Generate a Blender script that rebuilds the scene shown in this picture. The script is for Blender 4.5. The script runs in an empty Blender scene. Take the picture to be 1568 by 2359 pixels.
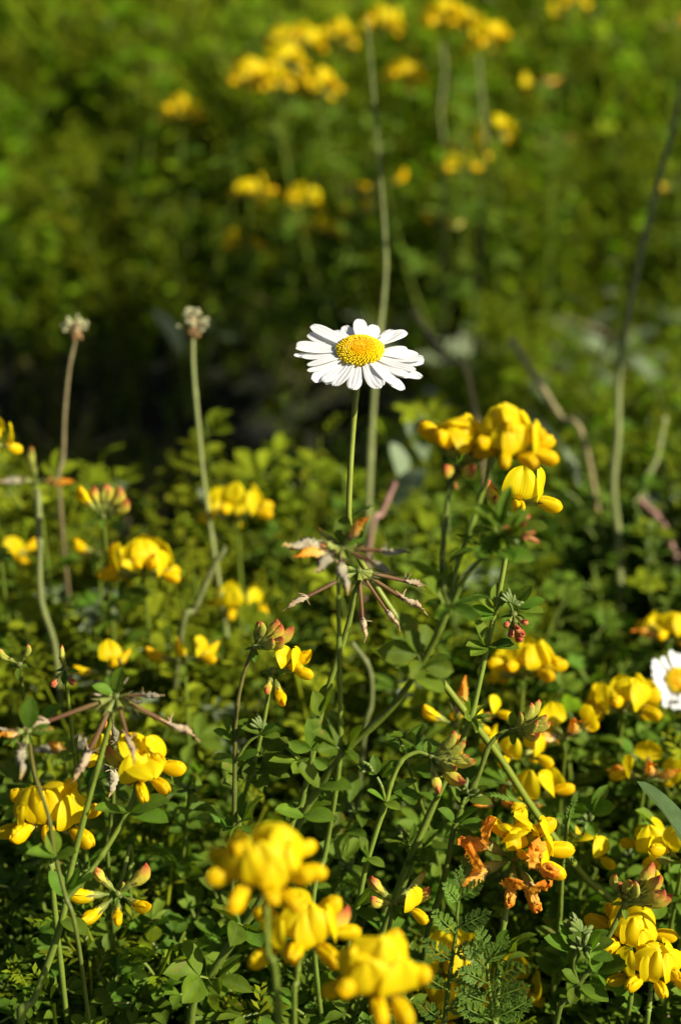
import bpy, math, random
import numpy as np
from mathutils import Matrix, Vector
R = math.radians
sc = bpy.context.scene
COL = sc.collection
rng = np.random.default_rng(7)
random.seed(11)

# ---------------------------------------------------------------- camera
PITCH = R(32); CAM = np.array([0., 0., 430.])          # everything below is in millimetres, scaled to metres when linked
K = 36.0 / 60.0 / 2359.0
FW = np.array([0, math.cos(PITCH), -math.sin(PITCH)]); UP = np.array([0, math.sin(PITCH), math.cos(PITCH)]); RT = np.array([1., 0, 0])
cam_d = bpy.data.cameras.new('camera'); cam = bpy.data.objects.new('camera', cam_d); COL.objects.link(cam)
cam.location = CAM * .001; cam.rotation_euler = (R(90) - PITCH, 0, 0)
cam_d.sensor_fit = 'VERTICAL'; cam_d.sensor_height = 36; cam_d.sensor_width = 24; cam_d.lens = 60
cam_d.clip_start = .01; cam_d.clip_end = 60
cam_d.dof.use_dof = True; cam_d.dof.focus_distance = .459; cam_d.dof.aperture_fstop = 7.2
sc.camera = cam
# ---------------------------------------------------------------- light
SUN = np.array([.74, -.30, .62]); SUN /= np.linalg.norm(SUN)
sd = bpy.data.lights.new('sun', 'SUN'); sd.energy = 5.0; sd.angle = R(.5); sd.color = (1, .93, .80)
so = bpy.data.objects.new('sun', sd); COL.objects.link(so)
so.rotation_euler = Vector(SUN).to_track_quat('Z', 'Y').to_euler()
w = bpy.data.worlds.new('World'); sc.world = w; w.use_nodes = True
nt = w.node_tree; bg = nt.nodes['Background']; sky = nt.nodes.new('ShaderNodeTexSky')
sky.sky_type = 'NISHITA'; sky.sun_disc = False
sky.sun_elevation = math.asin(SUN[2]); sky.sun_rotation = math.atan2(SUN[0], SUN[1])
nt.links.new(sky.outputs[0], bg.inputs[0]); bg.inputs[1].default_value = .05; sky.air_density = .7; sky.dust_density = 2.5; sky.ozone_density = .4
sc.view_settings.view_transform = 'Standard'; sc.view_settings.look = 'None'; sc.view_settings.exposure = .50; sc.view_settings.gamma = 1
sc.cycles.max_bounces = 8; sc.cycles.transparent_max_bounces = 8

def W(px, py, D):                       # a point seen at px,py (photo shown 1568 wide), D mm along the view axis
    return CAM + FW * D + RT * ((px - 784) * K * D) - UP * ((py - 1179.5) * K * D)
def dirc(r, u, t):                      # direction: right, up, toward the camera
    v = RT * r + UP * u - FW * t
    return v / np.linalg.norm(v)

# ---------------------------------------------------------------- materials
MATS = {}
def mat(name, stops, rough=.5, trans=.3, var=.25, spec=.3, bump=.0, bscale=900, rib=0., ribn=14., edge=None, tcol=None, hue=0., old=0.):
    """stops: colour ramp along the part (v); var: brightness variation; rib: darker/lighter lines running along the part."""
    m = bpy.data.materials.new(name); m.use_nodes = True; n = m.node_tree.nodes; l = m.node_tree.links
    P = n['Principled BSDF']; out = n['Material Output']
    at = n.new('ShaderNodeAttribute'); at.attribute_name = 'uvp'
    sep = n.new('ShaderNodeSeparateXYZ'); l.new(at.outputs['Vector'], sep.inputs[0])
    oi = n.new('ShaderNodeObjectInfo'); tc = n.new('ShaderNodeTexCoord')
    nz = n.new('ShaderNodeTexNoise'); nz.inputs['Scale'].default_value = 260; nz.inputs['Detail'].default_value = 3
    l.new(tc.outputs['Object'], nz.inputs['Vector'])
    def mth(op, a, b, clamp=False):
        q = n.new('ShaderNodeMath'); q.operation = op; q.use_clamp = clamp
        for i, x in enumerate((a, b)):
            if isinstance(x, (int, float)): q.inputs[i].default_value = x
            else: l.new(x, q.inputs[i])
        return q.outputs[0]
    vv = mth('ADD', sep.outputs[1], mth('MULTIPLY', mth('SUBTRACT', nz.outputs[0], .5), .35))
    cr = n.new('ShaderNodeValToRGB'); e = cr.color_ramp.elements
    while len(e) < len(stops): e.new(.5)
    for i, (p, c) in enumerate(stops): e[i].position = p; e[i].color = (*c, 1)
    l.new(vv, cr.inputs[0]); col = cr.outputs[0]
    rnd = mth('FRACT', mth('ADD', oi.outputs['Random'], sep.outputs[2]), 0)
    br = mth('ADD', mth('MULTIPLY', mth('ADD', mth('SUBTRACT', rnd, .5), mth('MULTIPLY', mth('SUBTRACT', nz.outputs[0], .5), 1.4)), 2 * var), 1.0)
    if rib:
        s = mth('SINE', mth('MULTIPLY', sep.outputs[0], ribn), 0)
        br = mth('MULTIPLY', br, mth('ADD', mth('MULTIPLY', s, rib), 1.0))
    mx = n.new('ShaderNodeVectorMath'); mx.operation = 'SCALE'; l.new(col, mx.inputs[0]); l.new(br, mx.inputs['Scale']); c2 = mx.outputs[0]
    if hue:
        hs = n.new('ShaderNodeHueSaturation'); l.new(c2, hs.inputs['Color'])
        l.new(mth('ADD', .5, mth('MULTIPLY', mth('SUBTRACT', mth('FRACT', mth('MULTIPLY', rnd, 7.3), 0), .5), hue)), hs.inputs['Hue']); c2 = hs.outputs[0]
    if edge:                             # a thin line of another colour: ('mid', width, colour) or ('rim', ...)
        mode, wd, ec = edge
        a = mth('ABSOLUTE', sep.outputs[0], 0)
        k = mth('LESS_THAN', a, wd) if mode == 'mid' else mth('GREATER_THAN', a, wd)
        if mode == 'veins':
            s1 = mth('ABSOLUTE', mth('SUBTRACT', a, .22), 0)
            k1 = mth('LESS_THAN', mth('ABSOLUTE', mth('SUBTRACT', a, .34), 0), .02); k2 = mth('LESS_THAN', a, wd)
            k3 = mth('LESS_THAN', mth('ABSOLUTE', mth('SUBTRACT', a, .17), 0), .018)
            k = mth('MULTIPLY', mth('MAXIMUM', mth('MAXIMUM', k1, k2), k3), mth('SUBTRACT', 1.25, mth('MULTIPLY', sep.outputs[1], 1.3)), True)
        mm = n.new('ShaderNodeMix'); mm.data_type = 'RGBA'; l.new(mth('MULTIPLY', k, .75), mm.inputs[0]); l.new(c2, mm.inputs[6]); mm.inputs[7].default_value = (*ec, 1)
        c2 = mm.outputs[2]
    if old:                              # yellowed and browned leaves here and there
        n2 = n.new('ShaderNodeTexNoise'); n2.inputs['Scale'].default_value = 150; n2.inputs['Detail'].default_value = 5; n2.inputs['Roughness'].default_value = .7; l.new(tc.outputs['Object'], n2.inputs['Vector'])
        mo = n.new('ShaderNodeMix'); mo.data_type = 'RGBA'; l.new(mth('MULTIPLY', mth('SUBTRACT', n2.outputs[0], .62), 9.0, True), mo.inputs[0]); l.new(c2, mo.inputs[6]); mo.inputs[7].default_value = (.26 * old, .20 * old, .035 * old, 1); c2 = mo.outputs[2]
    l.new(c2, P.inputs['Base Color']); P.inputs['Roughness'].default_value = rough
    P.inputs['Specular IOR Level'].default_value = spec
    if bump:
        nb = n.new('ShaderNodeTexNoise'); nb.inputs['Scale'].default_value = bscale; nb.inputs['Detail'].default_value = 4
        l.new(tc.outputs['Object'], nb.inputs['Vector'])
        b = n.new('ShaderNodeBump'); b.inputs['Strength'].default_value = bump; b.inputs['Distance'].default_value = .0006
        l.new(nb.outputs[0], b.inputs['Height']); l.new(b.outputs[0], P.inputs['Normal'])
    if trans:
        T = n.new('ShaderNodeBsdfTranslucent'); S = n.new('ShaderNodeMixShader'); S.inputs[0].default_value = trans
        if tcol:
            mt = n.new('ShaderNodeVectorMath'); mt.operation = 'MULTIPLY'; l.new(c2, mt.inputs[0]); mt.inputs[1].default_value = tcol; l.new(mt.outputs[0], T.inputs[0])
        else: l.new(c2, T.inputs[0])
        l.new(P.outputs[0], S.inputs[1]); l.new(T.outputs[0], S.inputs[2]); l.new(S.outputs[0], out.inputs[0])
    MATS[name] = m
    return m
TL = (1.5, 1.6, .55)
mat('trefoil_leaf', [(0, (.108, .190, .014)), (1, (.13, .215, .016))], old=.9, rough=.55, trans=.36, var=.3, bump=.25, edge=('mid', .05, (.13, .19, .06)), tcol=TL, spec=.13, hue=.04)
mat('pale_leaf', [(0, (.20, .26, .13)), (1, (.22, .28, .15))], rough=.6, trans=.3, var=.25, bump=.5, bscale=500, edge=('mid', .06, (.34, .38, .22)), hue=.02)
mat('dark_leaf', [(0, (.05, .09, .025)), (1, (.06, .10, .03))], rough=.42, trans=.2, var=.3, bump=.5, bscale=400, edge=('mid', .05, (.12, .16, .06)), tcol=TL)
mat('carpet_leaf', [(0, (.145, .24, .008)), (1, (.18, .28, .010))], old=1., rough=.7, spec=.04, trans=.45, var=.6, tcol=(1.4, 1.6, .3), hue=.05)
mat('carpet_bright', [(0, (.19, .24, .010)), (1, (.23, .28, .013))], rough=.7, spec=.04, trans=.4, var=.5, hue=.03)
mat('feather_leaf', [(0, (.10, .18, .018)), (1, (.13, .22, .025))], rough=.5, trans=.2, var=.25, tcol=TL)
mat('stem_green', [(0, (.15, .20, .022)), (1, (.135, .19, .026))], rough=.42, trans=0, var=.25, bump=.2, rib=.12, ribn=6)
mat('stem_red', [(0, (.16, .13, .03)), (.5, (.14, .16, .03)), (1, (.15, .19, .03))], rough=.42, trans=0, var=.25, bump=.2)
mat('daisy_stem', [(0, (.22, .26, .03)), (1, (.17, .22, .02))], rough=.42, trans=0, var=.15, rib=.28, ribn=7, bump=.2)
mat('dry_stem', [(0, (.26, .22, .10)), (.6, (.24, .20, .09)), (1, (.22, .17, .07))], rough=.7, trans=0, var=.3, bump=.4)
mat('olive_stem', [(0, (.22, .25, .08)), (1, (.20, .23, .06))], rough=.6, trans=0, var=.25, bump=.3)
mat('standard_petal', [(0, (.84, .74, .06)), (.35, (.88, .69, .004)), (1, (.88, .71, .006))], rough=.5, trans=.42, var=.09, spec=.15, bump=.12, bscale=500, edge=('veins', .025, (.62, .28, .01)), hue=.01)
mat('wing_petal', [(0, (.84, .72, .12)), (.3, (.90, .66, .003)), (1, (.92, .59, .002))], rough=.5, trans=.35, var=.09, rib=.05, ribn=9, spec=.15, bump=.12, bscale=500, hue=.012)
mat('calyx', [(0, (.14, .19, .03)), (1, (.30, .33, .06))], rough=.55, trans=.15, var=.2, rib=.12, ribn=16, bump=.3)
mat('calyx_tooth', [(0, (.16, .20, .05)), (1, (.14, .10, .04))], rough=.55, trans=.2, var=.2)
mat('bud_petal', [(0, (.40, .42, .06)), (.45, (.62, .55, .06)), (.72, (.60, .30, .05)), (.9, (.45, .09, .035))], rough=.42, trans=.2, var=.12, bump=.2)
mat('bud_green', [(0, (.28, .34, .05)), (.65, (.48, .48, .07)), (.88, (.50, .30, .05)), (1, (.45, .07, .03))], rough=.45, trans=.15, var=.15, bump=.2)
mat('bud_red', [(0, (.28, .28, .06)), (.3, (.45, .22, .06)), (1, (.48, .06, .035))], rough=.45, trans=.1, var=.15, bump=.2)
mat('small_bud', [(0, (.11, .17, .03)), (1, (.20, .26, .06))], rough=.5, trans=.1, var=.2)
mat('withered_petal', [(0, (.80, .70, .42)), (.3, (.90, .56, .10)), (.65, (.92, .44, .03)), (1, (.92, .30, .012))], rough=.6, trans=.42, var=.08, bump=.7, bscale=700)
mat('husk', [(0, (.60, .50, .30)), (.5, (.48, .34, .20)), (1, (.52, .38, .14))], rough=.75, trans=.2, var=.25, bump=.7, bscale=700)
mat('grey_husk', [(0, (.46, .42, .24)), (.6, (.34, .30, .20)), (1, (.40, .27, .06))], rough=.75, trans=.15, var=.25, bump=.7, bscale=700)
mat('pod', [(0, (.20, .17, .04)), (.35, (.18, .11, .04)), (1, (.15, .06, .035))], rough=.4, trans=0, var=.2, bump=.2)
mat('white_petal', [(0, (.66, .70, .52)), (.15, (.80, .81, .78)), (1, (.83, .83, .81))], rough=.5, trans=.18, var=.02, spec=.25, rib=.02, ribn=9.4)
mat('disc_core', [(0, (.70, .46, .005)), (1, (.74, .48, .005))], rough=.6, trans=0, var=.1)
mat('floret', [(0, (.88, .40, .002)), (.5, (.88, .54, .002)), (.75, (.84, .60, .003)), (1, (.72, .56, .005))], rough=.38, trans=.08, var=.12)
mat('sepal', [(0, (.14, .19, .03)), (1, (.10, .10, .03))], rough=.5, trans=.1, var=.2)
mat('anther', [(0, (.42, .42, .20)), (1, (.56, .54, .30))], rough=.7, trans=.1, var=.3)
mat('bract_brown', [(0, (.26, .16, .06)), (1, (.32, .19, .08))], rough=.7, trans=.1, var=.3)
mat('pink_stem', [(0, (.42, .22, .17)), (1, (.40, .26, .18))], rough=.5, trans=0, var=.2)
mat('straw', [(0, (.40, .33, .17)), (1, (.42, .34, .18))], rough=.7, trans=.1, var=.4)
m = mat('dew', [(0, (1, 1, 1)), (1, (1, 1, 1))], rough=.0, trans=0, var=0); m.node_tree.nodes['Principled BSDF'].inputs['Transmission Weight'].default_value = 1; m.node_tree.nodes['Principled BSDF'].inputs['IOR'].default_value = 1.25

# ---------------------------------------------------------------- mesh building
class MB:
    def __init__(s): s.v = []; s.q = []; s.uv = []; s.mi = []; s.mats = []; s.n = 0
    def add(s, v, q, uv, m):
        v = np.asarray(v, float); q = np.asarray(q, int)
        if m not in s.mats: s.mats.append(m)
        s.v.append(v); s.q.append(q + s.n); s.uv.append(np.asarray(uv, float)); s.mi.append(np.full(len(q), s.mats.index(m))); s.n += len(v)
    def arrays(s): return np.concatenate(s.v), np.concatenate(s.q), np.concatenate(s.uv), np.concatenate(s.mi)
    def merge(s, o, M=None, off=(0, 0, 0)):
        v, q, uv, mi = o.arrays()
        if M is not None: v = v @ np.asarray(M).T
        v = v + np.asarray(off)
        for k, m in enumerate(o.mats):
            sel = mi == k
            if m not in s.mats: s.mats.append(m)
        s.v.append(v); s.q.append(q + s.n); s.uv.append(uv); s.mi.append(np.array([s.mats.index(o.mats[i]) for i in mi])); s.n += len(v)
        return s
def mesh_from(name, v, q, uv, mi, mats, rnd=None):
    me = bpy.data.meshes.new(name); nq = len(q)
    me.vertices.add(len(v)); me.vertices.foreach_set('co', (v * .001).astype(np.float32).ravel())
    me.loops.add(nq * 4); me.loops.foreach_set('vertex_index', q.astype(np.int32).ravel())
    me.polygons.add(nq); me.polygons.foreach_set('loop_start', np.arange(0, nq * 4, 4, dtype=np.int32))
    me.polygons.foreach_set('material_index', mi.astype(np.int32)); me.polygons.foreach_set('use_smooth', np.ones(nq, bool))
    for m in mats: me.materials.append(MATS[m])
    a = me.attributes.new('uvp', 'FLOAT_VECTOR', 'POINT')
    u3 = np.zeros((len(v), 3), np.float32); u3[:, :2] = uv
    if rnd is not None: u3[:, 2] = rnd
    a.data.foreach_set('vector', u3.ravel()); me.update(calc_edges=True); me.validate(clean_customdata=False)
    return me
def M2mesh(name, mb): return mesh_from(name, *mb.arrays(), mb.mats)

def grid(nu, nv):
    i = np.arange(nv)[:, None] * (nu + 1) + np.arange(nu)[None, :]
    return np.stack([i, i + 1, i + nu + 2, i + nu + 1], -1).reshape(-1, 4)
def sheet(mb, fn, nu, nv, m, v0=0., v1=1.):
    u = np.linspace(-1, 1, nu + 1); v = np.linspace(v0, v1, nv + 1); U, V = np.meshgrid(u, v)
    P = fn(U.ravel(), V.ravel()); mb.add(P, grid(nu, nv), np.stack([U.ravel(), V.ravel()], 1), m)
def catmull(pts, n=8):
    p = np.asarray(pts, float)
    if len(p) == 2: return np.array([p[0] + (p[1] - p[0]) * t for t in np.linspace(0, 1, n + 1)])
    p = np.vstack([2 * p[0] - p[1], p, 2 * p[-1] - p[-2]]); out = []
    for i in range(1, len(p) - 2):
        for t in np.arange(n) / n:
            a, b, c, d = p[i - 1:i + 3]
            out.append(.5 * ((2 * b) + (-a + c) * t + (2 * a - 5 * b + 4 * c - d) * t * t + (-a + 3 * b - 3 * c + d) * t ** 3))
    out.append(p[-2]); return np.array(out)
def tube(mb, pts, ry, rz=None, sides=8, m='stem_green', up=(0, 0, 1), caps=True):
    p = np.asarray(pts, float); n = len(p); rz = ry if rz is None else rz
    ry = np.broadcast_to(np.asarray(ry, float), (n,)) if np.ndim(ry) == 0 or len(ry) == n else np.interp(np.linspace(0, 1, n), np.linspace(0, 1, len(ry)), ry)
    rz = np.broadcast_to(np.asarray(rz, float), (n,)) if np.ndim(rz) == 0 or len(rz) == n else np.interp(np.linspace(0, 1, n), np.linspace(0, 1, len(rz)), rz)
    T = np.gradient(p, axis=0); T /= np.linalg.norm(T, axis=1)[:, None] + 1e-9
    upv = np.asarray(up, float)
    if abs(T[:, :] @ upv).max() > .93: upv = np.array([.2, 1, .1])
    S = np.cross(upv, T); S /= np.linalg.norm(S, axis=1)[:, None] + 1e-9; N = np.cross(T, S)
    a = np.linspace(0, 2 * math.pi, sides + 1)
    V = p[:, None] + S[:, None] * (np.cos(a)[None, :, None] * ry[:, None, None]) + N[:, None] * (np.sin(a)[None, :, None] * rz[:, None, None])
    uu = np.broadcast_to(a / math.pi - 1, (n, sides + 1)); vv = np.broadcast_to(np.linspace(0, 1, n)[:, None], (n, sides + 1))
    mb.add(V.reshape(-1, 3), grid(sides, n - 1), np.stack([uu.ravel(), vv.ravel()], 1), m)
def blob(mb, c, r, m, nu=6, nv=4, v=.5):
    th = np.linspace(0, 2 * math.pi, nu + 1); ph = np.linspace(.02, math.pi - .02, nv + 1); T, Ph = np.meshgrid(th, ph); r = np.broadcast_to(r, 3)
    P = np.stack([np.cos(T) * np.sin(Ph) * r[0], np.sin(T) * np.sin(Ph) * r[1], np.cos(Ph) * r[2]], -1).reshape(-1, 3) + np.asarray(c)
    mb.add(P, grid(nu, nv)[:, ::-1], np.stack([T.ravel() / math.pi - 1, np.full(T.size, v)], 1), m)
def frame(d, up=(0, 0, 1), roll=0.):       # columns: X = d, Z close to up
    x = np.asarray(d, float); x = x / np.linalg.norm(x); z = np.asarray(up, float)
    if abs(x @ z) > .97: z = z + np.array([.3, -.5, .1])
    z = z - x * (x @ z); z /= np.linalg.norm(z); y = np.cross(z, x)
    if roll: y, z = y * math.cos(roll) + z * math.sin(roll), z * math.cos(roll) - y * math.sin(roll)
    return np.stack([x, y, z], 1)
def leaflet_fn(L, Wd, fold=.5, curl=-.15, a=1., b=.7, twist=0., wave=0., serr=0.):
    v0 = a / (a + b); nrm = v0 ** a * (1 - v0) ** b
    def f(u, v):
        w = Wd / 2 * (np.clip(v, 1e-4, 1) ** a * np.clip(1 - v, 0, 1) ** b) / nrm + .02 * L * .3
        if serr: w = w * (1 + serr * (np.abs(((v * 9) % 1) - .5) * 2 - .5))
        y = u * w; z = fold * np.abs(y) + curl * L * v * v + wave * np.sin(v * 9 + u * 2) * w
        ang = twist * v; return np.stack([v * L, y * np.cos(ang) - z * np.sin(ang) * .3, z + y * np.sin(ang)], 1)
    return f
def put_sheet(mb, fn, nu, nv, m, M, off):
    t = MB(); sheet(t, fn, nu, nv, m); mb.merge(t, M, off)

# ---------------------------------------------------------------- leaf templates
def tri_leaf(L=9, Wd=5, nu=4, nv=6, m='trefoil_leaf', stip=True, pet=3., spread=50, seed=0):
    r = random.Random(seed); mb = MB()
    tube(mb, [(0, 0, 0), (pet * .5, 0, .3), (pet, 0, .2)], .35, sides=5, m='stem_green')
    for a in (-spread, 0, spread):
        a2 = a + r.uniform(-9, 9); d = (math.cos(R(a2)), math.sin(R(a2)), r.uniform(-.1, .45)); l = L * r.uniform(.85, 1.1) * (1.08 if a == 0 else .95)
        put_sheet(mb, leaflet_fn(l, Wd * r.uniform(.85, 1.1), fold=r.uniform(.25, .75), curl=r.uniform(-.3, .05), a=1.05, b=r.uniform(.6, .85)), nu, nv, m, frame(d, roll=r.uniform(-.35, .35)), (pet, 0, .2))
    if stip:
        for s in (-1, 1):
            a2 = s * r.uniform(95, 130); d = (math.cos(R(a2)), math.sin(R(a2)), r.uniform(0, .5)); l = L * r.uniform(.6, .85)
            put_sheet(mb, leaflet_fn(l, Wd * .8, fold=r.uniform(.25, .7), curl=r.uniform(-.25, .05)), nu, nv, m, frame(d, roll=r.uniform(-.4, .4)), (.3, 0, 0))
    return mb
LEAF = [M2mesh('leaf', tri_leaf(seed=i, L=8.6 + .3 * i, Wd=4.3 + (i % 3) * .5)) for i in range(6)]
LEAFB = [M2mesh('leaf', tri_leaf(seed=20 + i, L=11, Wd=7.0, spread=58)) for i in range(3)]
def narrow_leaf(seed):
    r = random.Random(seed); mb = MB()
    for a in (-60, -20, 25, 65):
        d = (math.cos(R(a)), math.sin(R(a)), r.uniform(.0, .6))
        put_sheet(mb, leaflet_fn(r.uniform(5.5, 8), 2.4, fold=r.uniform(.4, .9), curl=r.uniform(-.2, .05), b=.9), 4, 6, 'trefoil_leaf', frame(d, roll=r.uniform(-.4, .4)), (0, 0, 0))
    return mb
LEAFN = [M2mesh('leaf', narrow_leaf(40 + i)) for i in range(3)]
LEAFH = [M2mesh('leaf', tri_leaf(seed=80 + i, L=8, Wd=4.2, m='carpet_bright')) for i in range(3)]
def one_leaflet(seed, L=9, Wd=5.2):
    r = random.Random(seed); mb = MB(); put_sheet(mb, leaflet_fn(L, Wd, fold=r.uniform(.15, .4), curl=r.uniform(-.2, 0), a=.9, b=.75), 6, 8, 'trefoil_leaf', np.eye(3), (0, 0, 0)); return mb
LEAF1 = [M2mesh('leaf', one_leaflet(60 + i)) for i in range(3)]

# ---------------------------------------------------------------- flower templates (axis +X, up +Z, mm)
def calyx(mb, r, L=5.0, rad=1.45):
    tube(mb, [(0, 0, 0), (1.2, 0, 0), (L * .6, 0, .1), (L, 0, .2)], [.45, .5, rad * .85, rad], sides=10, m='calyx')
    for k in range(5):
        a = k * 1.2566 + .6; c, s = math.cos(a), math.sin(a)
        put_sheet(mb, leaflet_fn(2.6, .75, fold=.2, curl=.05, a=.3, b=.9), 2, 3, 'calyx_tooth', frame((1, c * .18, s * .18), up=(0, c, s)), (L - .2, c * rad * .95, s * rad * .95 + .2))
def flower(seed, crump=0., pet='standard_petal', wing='wing_petal', openness=1.):
    r = random.Random(seed); mb = MB(); calyx(mb, r); flap = r.uniform(-.2, .5)
    H = r.uniform(7.8, 9.0); Wm = r.uniform(4.5, 5.2); back = r.uniform(.2, 2.2); bul = r.uniform(.35, .65); ben = r.uniform(.01, .05)
    A = np.array([4.3, 0, 1.1]); B = np.array([8.6 * openness + 1, 0, 1.6]); Cc = np.array([8.6 - back, 0, 1 + H])
    def std(u, v):
        p = ((1 - v) ** 2)[:, None] * A + (2 * v * (1 - v))[:, None] * B + (v * v)[:, None] * Cc
        t = np.clip((v - .05) / .42, 0, 1); t = t * t * (3 - 2 * t)
        wd = np.where(v < .5, .7 + (Wm - .7) * t, Wm * np.clip(1 - ((v - .5) / .505) ** 2.3, 0, 1) ** .55)
        y = u * wd; a = np.abs(u)
        x = p[:, 0] + bul * np.sin(np.clip(a * 1.15, 0, 1) * math.pi) * np.clip(v * 1.6 - .3, 0, 1) - ben * y * y + .15 * np.sin(7 * v + 3 * u)
        z = p[:, 2] - .5 * (1 - a) ** 4 * (v > .9) - .22 * np.abs(y) * np.clip(1 - v * 1.3, 0, 1) + .12 * np.sin(y * 1.3 + 5 * v + seed)
        return np.stack([x, y, z], 1)
    sheet(mb, std, 14, 14, pet)
    for s in (-1, 1):
        dp = flap; pts = catmull([(4.6, s * .4, .2), (6.6, s * .7, -.4), (8.7, s * .72, -1.3 - dp), (10.6, s * .58, -1.9 - dp * 1.5), (11.6, s * .3, -2.1 - dp * 1.8)], 4)
        tube(mb, pts, [.3, .7, .9, .98, .88, .5, .06], [.4, 1.1, 1.7, 1.95, 1.8, 1.05, .08], sides=14, m=wing)
    pts = catmull([(5, 0, -.2), (8, 0, -1.0), (10.5, 0, -1.4), (11.4, 0, -.9)], 4)
    tube(mb, pts, [.4, .8, .7, .1], [.6, 1.8, 1.4, .1], sides=8, m=pet)
    if crump:
        for i, v in enumerate(mb.v):
            f = np.clip((v[:, 0] - 4) / 3, 0, 1)[:, None] * crump
            q = v * 1.1 + seed
            d = np.stack([np.sin(q[:, 1] * 2.3 + q[:, 2] * 1.7), np.sin(q[:, 2] * 2.9 + q[:, 0] * 1.3), np.sin(q[:, 0] * 2.1 + q[:, 1] * 2.6)], 1) + .6 * np.sin(q[:, [2, 0, 1]] * 5.1)
            v += d * f * .42; v[:, 1] *= 1 - .25 * f[:, 0]; v[:, 2] = v[:, 2] * (1 - .22 * f[:, 0])
    return mb
def bud(seed, m='bud_petal', L=10.5, fat=1.):
    r = random.Random(seed); mb = MB(); calyx(mb, r, 4.4, 1.25)
    c = r.uniform(.8, 2.2)
    pts = catmull([(3.6, 0, .1), (6, 0, -.1), (8.4, 0, .2), (L, 0, c), (L + 1.3, 0, c + 1.2)], 5)
    tube(mb, pts, [.8 * fat, 1.35 * fat, 1.35 * fat, .8, .08], [1.0 * fat, 1.9 * fat, 2.1 * fat, 1.3, .1], sides=12, m=m)
    def lip(u, v): return np.stack([5 + v * (L - 4.2), u * 1.5 * fat * np.sin(math.pi * np.clip(v, .06, .97)) ** .7, c * v * v + 1.9 * fat * np.sin(math.pi * (.15 + .78 * v)) - .6 * u * u], 1)
    sheet(mb, lip, 6, 8, m); return mb
def pod(seed, L=17, husk='husk', hl=8.):
    r = random.Random(seed); mb = MB()
    tube(mb, [(0, 0, 0), (1, 0, 0), (3.2, 0, 0)], [.5, .7, 1.2], sides=8, m='calyx')
    for k in range(5):
        a = k * 1.2566; cs, sn = math.cos(a), math.sin(a)
        put_sheet(mb, leaflet_fn(r.uniform(2.5, 4), .7, fold=.2, curl=.2, a=.3, b=.9), 2, 4, 'calyx_tooth', frame((1, cs * .5, sn * .5), up=(0, cs, sn)), (3, cs * 1., sn * 1.))
    sag = r.uniform(-1.5, .5)
    tube(mb, catmull([(2, 0, 0), (L * .5, 0, sag * .4), (L, 0, sag)], 5), [.55, .65, .55], sides=8, m='pod')
    z = sag; j = lambda s: r.uniform(-s, s)
    if hl:
        pts = catmull([(L - 1, 0, z), (L + hl * .3, j(.4), z + j(.4)), (L + hl * .65, j(.6), z + j(.6)), (L + hl, j(.8), z - .5)], 5)
        tube(mb, pts, [.45, 1.05, .75, .35, .08], [.5, .85, 1.0, .4, .08], sides=9, m=husk)
        v = mb.v[-1]; v += .28 * np.sin(v[:, [1, 2, 0]] * 4.3 + seed) + .15 * np.sin(v[:, [2, 0, 1]] * 9 + seed)
        for k in range(3):
            d = (r.uniform(-.8, .5), j(1), r.uniform(-.2, 1)); n = np.array(d) / np.linalg.norm(d); o = np.array([L - .5, 0, z])
            tube(mb, catmull([o, o + n * 1.6, o + n * 3.2 + np.array([j(.8), j(.8), 0])], 3), [.28, .2, .1], sides=5, m=husk)
    return mb
def shrivel(seed, husk):                       # a spent flower still on its calyx
    mb = pod(seed, L=5, husk=husk, hl=9.5); v = mb.v[-4]; v[:, 1:] *= 1.6; return mb
TPL = {
 'f': [M2mesh('flower', flower(100 + i)) for i in range(6)],
 'w': [M2mesh('withered_flower', flower(200 + i, crump=1., pet='withered_petal', wing='withered_petal')) for i in range(4)],
 'b': [M2mesh('bud', bud(300 + i)) for i in range(3)],
 'g': [M2mesh('bud', bud(310 + i, 'bud_green', 11, .8)) for i in range(3)],
 'r': [M2mesh('bud', bud(320 + i, 'bud_red', 7.5, .7)) for i in range(3)],
 'y': [M2mesh('bud', bud(330 + i, 'wing_petal', 11, 1.1)) for i in range(2)],
 'p': [M2mesh('seed_pod', pod(400 + i, L=15 + i)) for i in range(4)],
 'q': [M2mesh('seed_pod', pod(410 + i, L=11, husk='grey_husk')) for i in range(3)],
 's': [M2mesh('spent_flower', shrivel(420 + i, 'grey_husk')) for i in range(3)],
 'o': [M2mesh('spent_flower', shrivel(430 + i, 'withered_petal')) for i in range(3)],
}
def hub_mb():
    mb = MB(); blob(mb, (0, 0, 0), (1.1, 1.1, 1.0), 'stem_red', 8, 6)
    for k in range(3):
        a = k * 2.1 + .5; put_sheet(mb, leaflet_fn(4.2, 1.9, fold=.4, curl=-.1, b=.9), 3, 5, 'trefoil_leaf', frame((math.cos(a), math.sin(a), -.35)), (0, 0, -.8))
    return mb
HUB = M2mesh('flower_head', hub_mb())
def cluster_mb(seed, m='small_bud', n=13, s=1.):
    r = random.Random(seed); mb = MB()
    for k in range(n):
        a = r.uniform(0, 6.28); e = r.uniform(-.1, 1.2); d = np.array([math.cos(a) * math.cos(e), math.sin(a) * math.cos(e), math.sin(e)]) ; o = d * r.uniform(.3, 1.8)
        L = r.uniform(2.6, 4.6) * s
        tube(mb, [o, o + d * L * .45, o + d * L * .8, o + d * L], [.35, .75, .6, .12], sides=7, m=m)
    return mb
CLU = [M2mesh('bud_cluster', cluster_mb(500 + i)) for i in range(3)]
CLUR = M2mesh('bud_cluster', cluster_mb(510, 'bud_red', 11, 1.5))

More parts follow.
